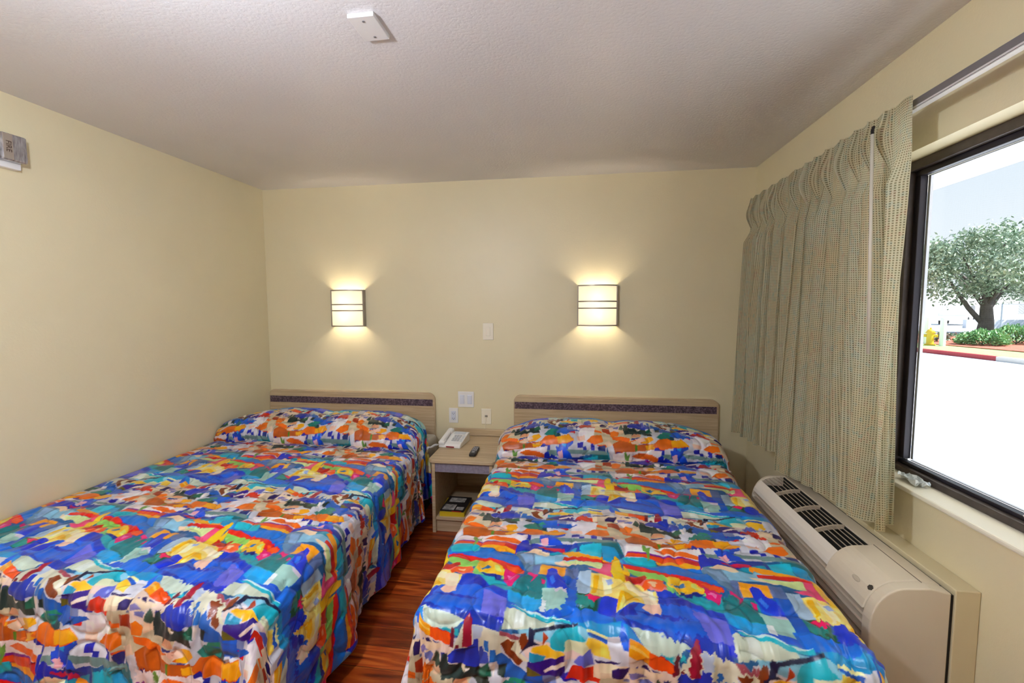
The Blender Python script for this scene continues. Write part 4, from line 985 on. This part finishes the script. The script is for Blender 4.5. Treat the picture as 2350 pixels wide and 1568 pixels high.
# ------------------------------------------------------------------ added fill lamps out of view: floor lamp and pendant
def added_floor_lamp(x, y, en, side):
    t = thing('added_floor_lamp', 'added unseen floor lamp with a white cylinder shade, ' + side, 'added fill lamp', (x, y, 0))
    bm = bmesh.new(); cyl(bm, (0, 0, 0), (0, 0, .025), .14, n=32); obj('base', bm, M_grey, t, bev=.004)
    bm = bmesh.new(); cyl(bm, (0, 0, .02), (0, 0, 1.5), .012); obj('pole', bm, M_grey, t)
    bm = bmesh.new(); n = 32; r_ = .17
    a = [[bm.verts.new((r_*math.cos(2*PI*k/n), r_*math.sin(2*PI*k/n), z)) for k in range(n)] for z in (1.5, 1.85)]
    for k in range(n): bm.faces.new((a[0][k], a[0][(k+1) % n], a[1][(k+1) % n], a[1][k]))
    m_ = bpy.data.materials.get('lamp_shade_cloth')
    if not m_:
        m_ = bpy.data.materials.new('lamp_shade_cloth'); m_.use_nodes = True; nt = m_.node_tree; nt.nodes.remove(nt.nodes['Principled BSDF'])
        tr = nt.nodes.new('ShaderNodeBsdfTranslucent'); tr.inputs[0].default_value = (.95, .95, .95, 1); tp = nt.nodes.new('ShaderNodeBsdfTransparent')
        mx = nt.nodes.new('ShaderNodeMixShader'); mx.inputs[0].default_value = .5
        nt.links.new(tr.outputs[0], mx.inputs[1]); nt.links.new(tp.outputs[0], mx.inputs[2]); nt.links.new(mx.outputs[0], nt.nodes['Material Output'].inputs[0])
    obj('lamp_shade', bm, m_, t, smooth=True)
    l = bpy.data.lights.new('floor_fill_light', 'POINT'); l.energy = en; l.color = (1, 1, 1); l.shadow_soft_size = .06
    lo = bpy.data.objects.new('floor_fill_light', l); C.objects.link(lo); lo.parent = t; lo.location = (0, 0, 1.72)
added_floor_lamp(-1.9, -1.4, 14, 'in the corner behind the viewpoint')  # added lamp behind the camera, only there to brighten the room

t = thing('added_pendant', 'added unseen white globe pendant just ahead of the viewpoint', 'pendant light', (-1.0, .5, H))  # added pendant above the frame, the main fill light
bm = bmesh.new(); sph(bm, (0, 0, -.36), .11, 1, 1, 1, 24, 16); obj('globe', bm, bpy.data.materials['lamp_shade_cloth'], t, smooth=True)
bm = bmesh.new(); cyl(bm, (0, 0, -.25), (0, 0, 0), .006); obj('stem', bm, M_white, t)
bm = bmesh.new(); cyl(bm, (0, 0, -.02), (0, 0, 0), .06, n=32); obj('canopy', bm, M_white, t)
l = bpy.data.lights.new('pendant_fill', 'POINT'); l.energy = 88; l.color = (.89, .97, 1.10); l.shadow_soft_size = .07
lo = bpy.data.objects.new('pendant_fill', l); C.objects.link(lo); lo.parent = t; lo.location = (0, 0, -.36)

# ------------------------------------------------------------------ light, sky, camera
sun = bpy.data.lights.new('sun', 'SUN'); sun.energy = 10; sun.angle = .01; sun.color = (1, .985, .97)
so = bpy.data.objects.new('sun', sun); C.objects.link(so)
so.rotation_euler = Vector((.62, -.22, .78)).to_track_quat('Z', 'Y').to_euler()
w = bpy.data.worlds.new('sky'); bpy.context.scene.world = w; w.use_nodes = True; nt = w.node_tree
bg = nt.nodes['Background']; tc = nt.nodes.new('ShaderNodeTexCoord'); sp = nt.nodes.new('ShaderNodeSeparateXYZ'); r = nt.nodes.new('ShaderNodeValToRGB')
nt.links.new(tc.outputs['Generated'], sp.inputs[0]); nt.links.new(sp.outputs['Z'], r.inputs['Fac']); nt.links.new(r.outputs['Color'], bg.inputs['Color'])
e = r.color_ramp.elements; e[0].position = 0; e[0].color = (*hexc('f3f7fb'), 1); e[1].position = .6; e[1].color = (*hexc('a9cdf2'), 1); q = e.new(.25); q.color = (*hexc('dfebf8'), 1)
bg.inputs['Strength'].default_value = .82
cam = bpy.data.cameras.new('camera'); cam.sensor_width = 36; cam.lens = 1006.59/2350*36; cam.clip_start = .05; cam.clip_end = 300
co = bpy.data.objects.new('camera', cam); C.objects.link(co)
R_, U_, F_ = Vector((0.98996046, 0.14128348, -0.00415558)), Vector((-0.00641915, 0.07430955, 0.99721456)), Vector((-0.14119875, 0.98717631, -0.07447044))
m3 = Matrix((R_, U_, -F_)).transposed(); co.matrix_world = Matrix.Translation((0, 0, 1.48)) @ m3.to_4x4()
bpy.context.scene.camera = co
vs = bpy.context.scene.view_settings; vs.view_transform = 'Standard'; vs.look = 'None'; vs.gamma = 1; vs.exposure = 0.5; vs.use_curve_mapping = False
cy = bpy.context.scene.cycles
cy.max_bounces = 7; cy.diffuse_bounces = 4; cy.glossy_bounces = 3; cy.transparent_max_bounces = 10
cy.caustics_reflective = False; cy.caustics_refractive = False
cy.use_adaptive_sampling = True; cy.adaptive_threshold = .07
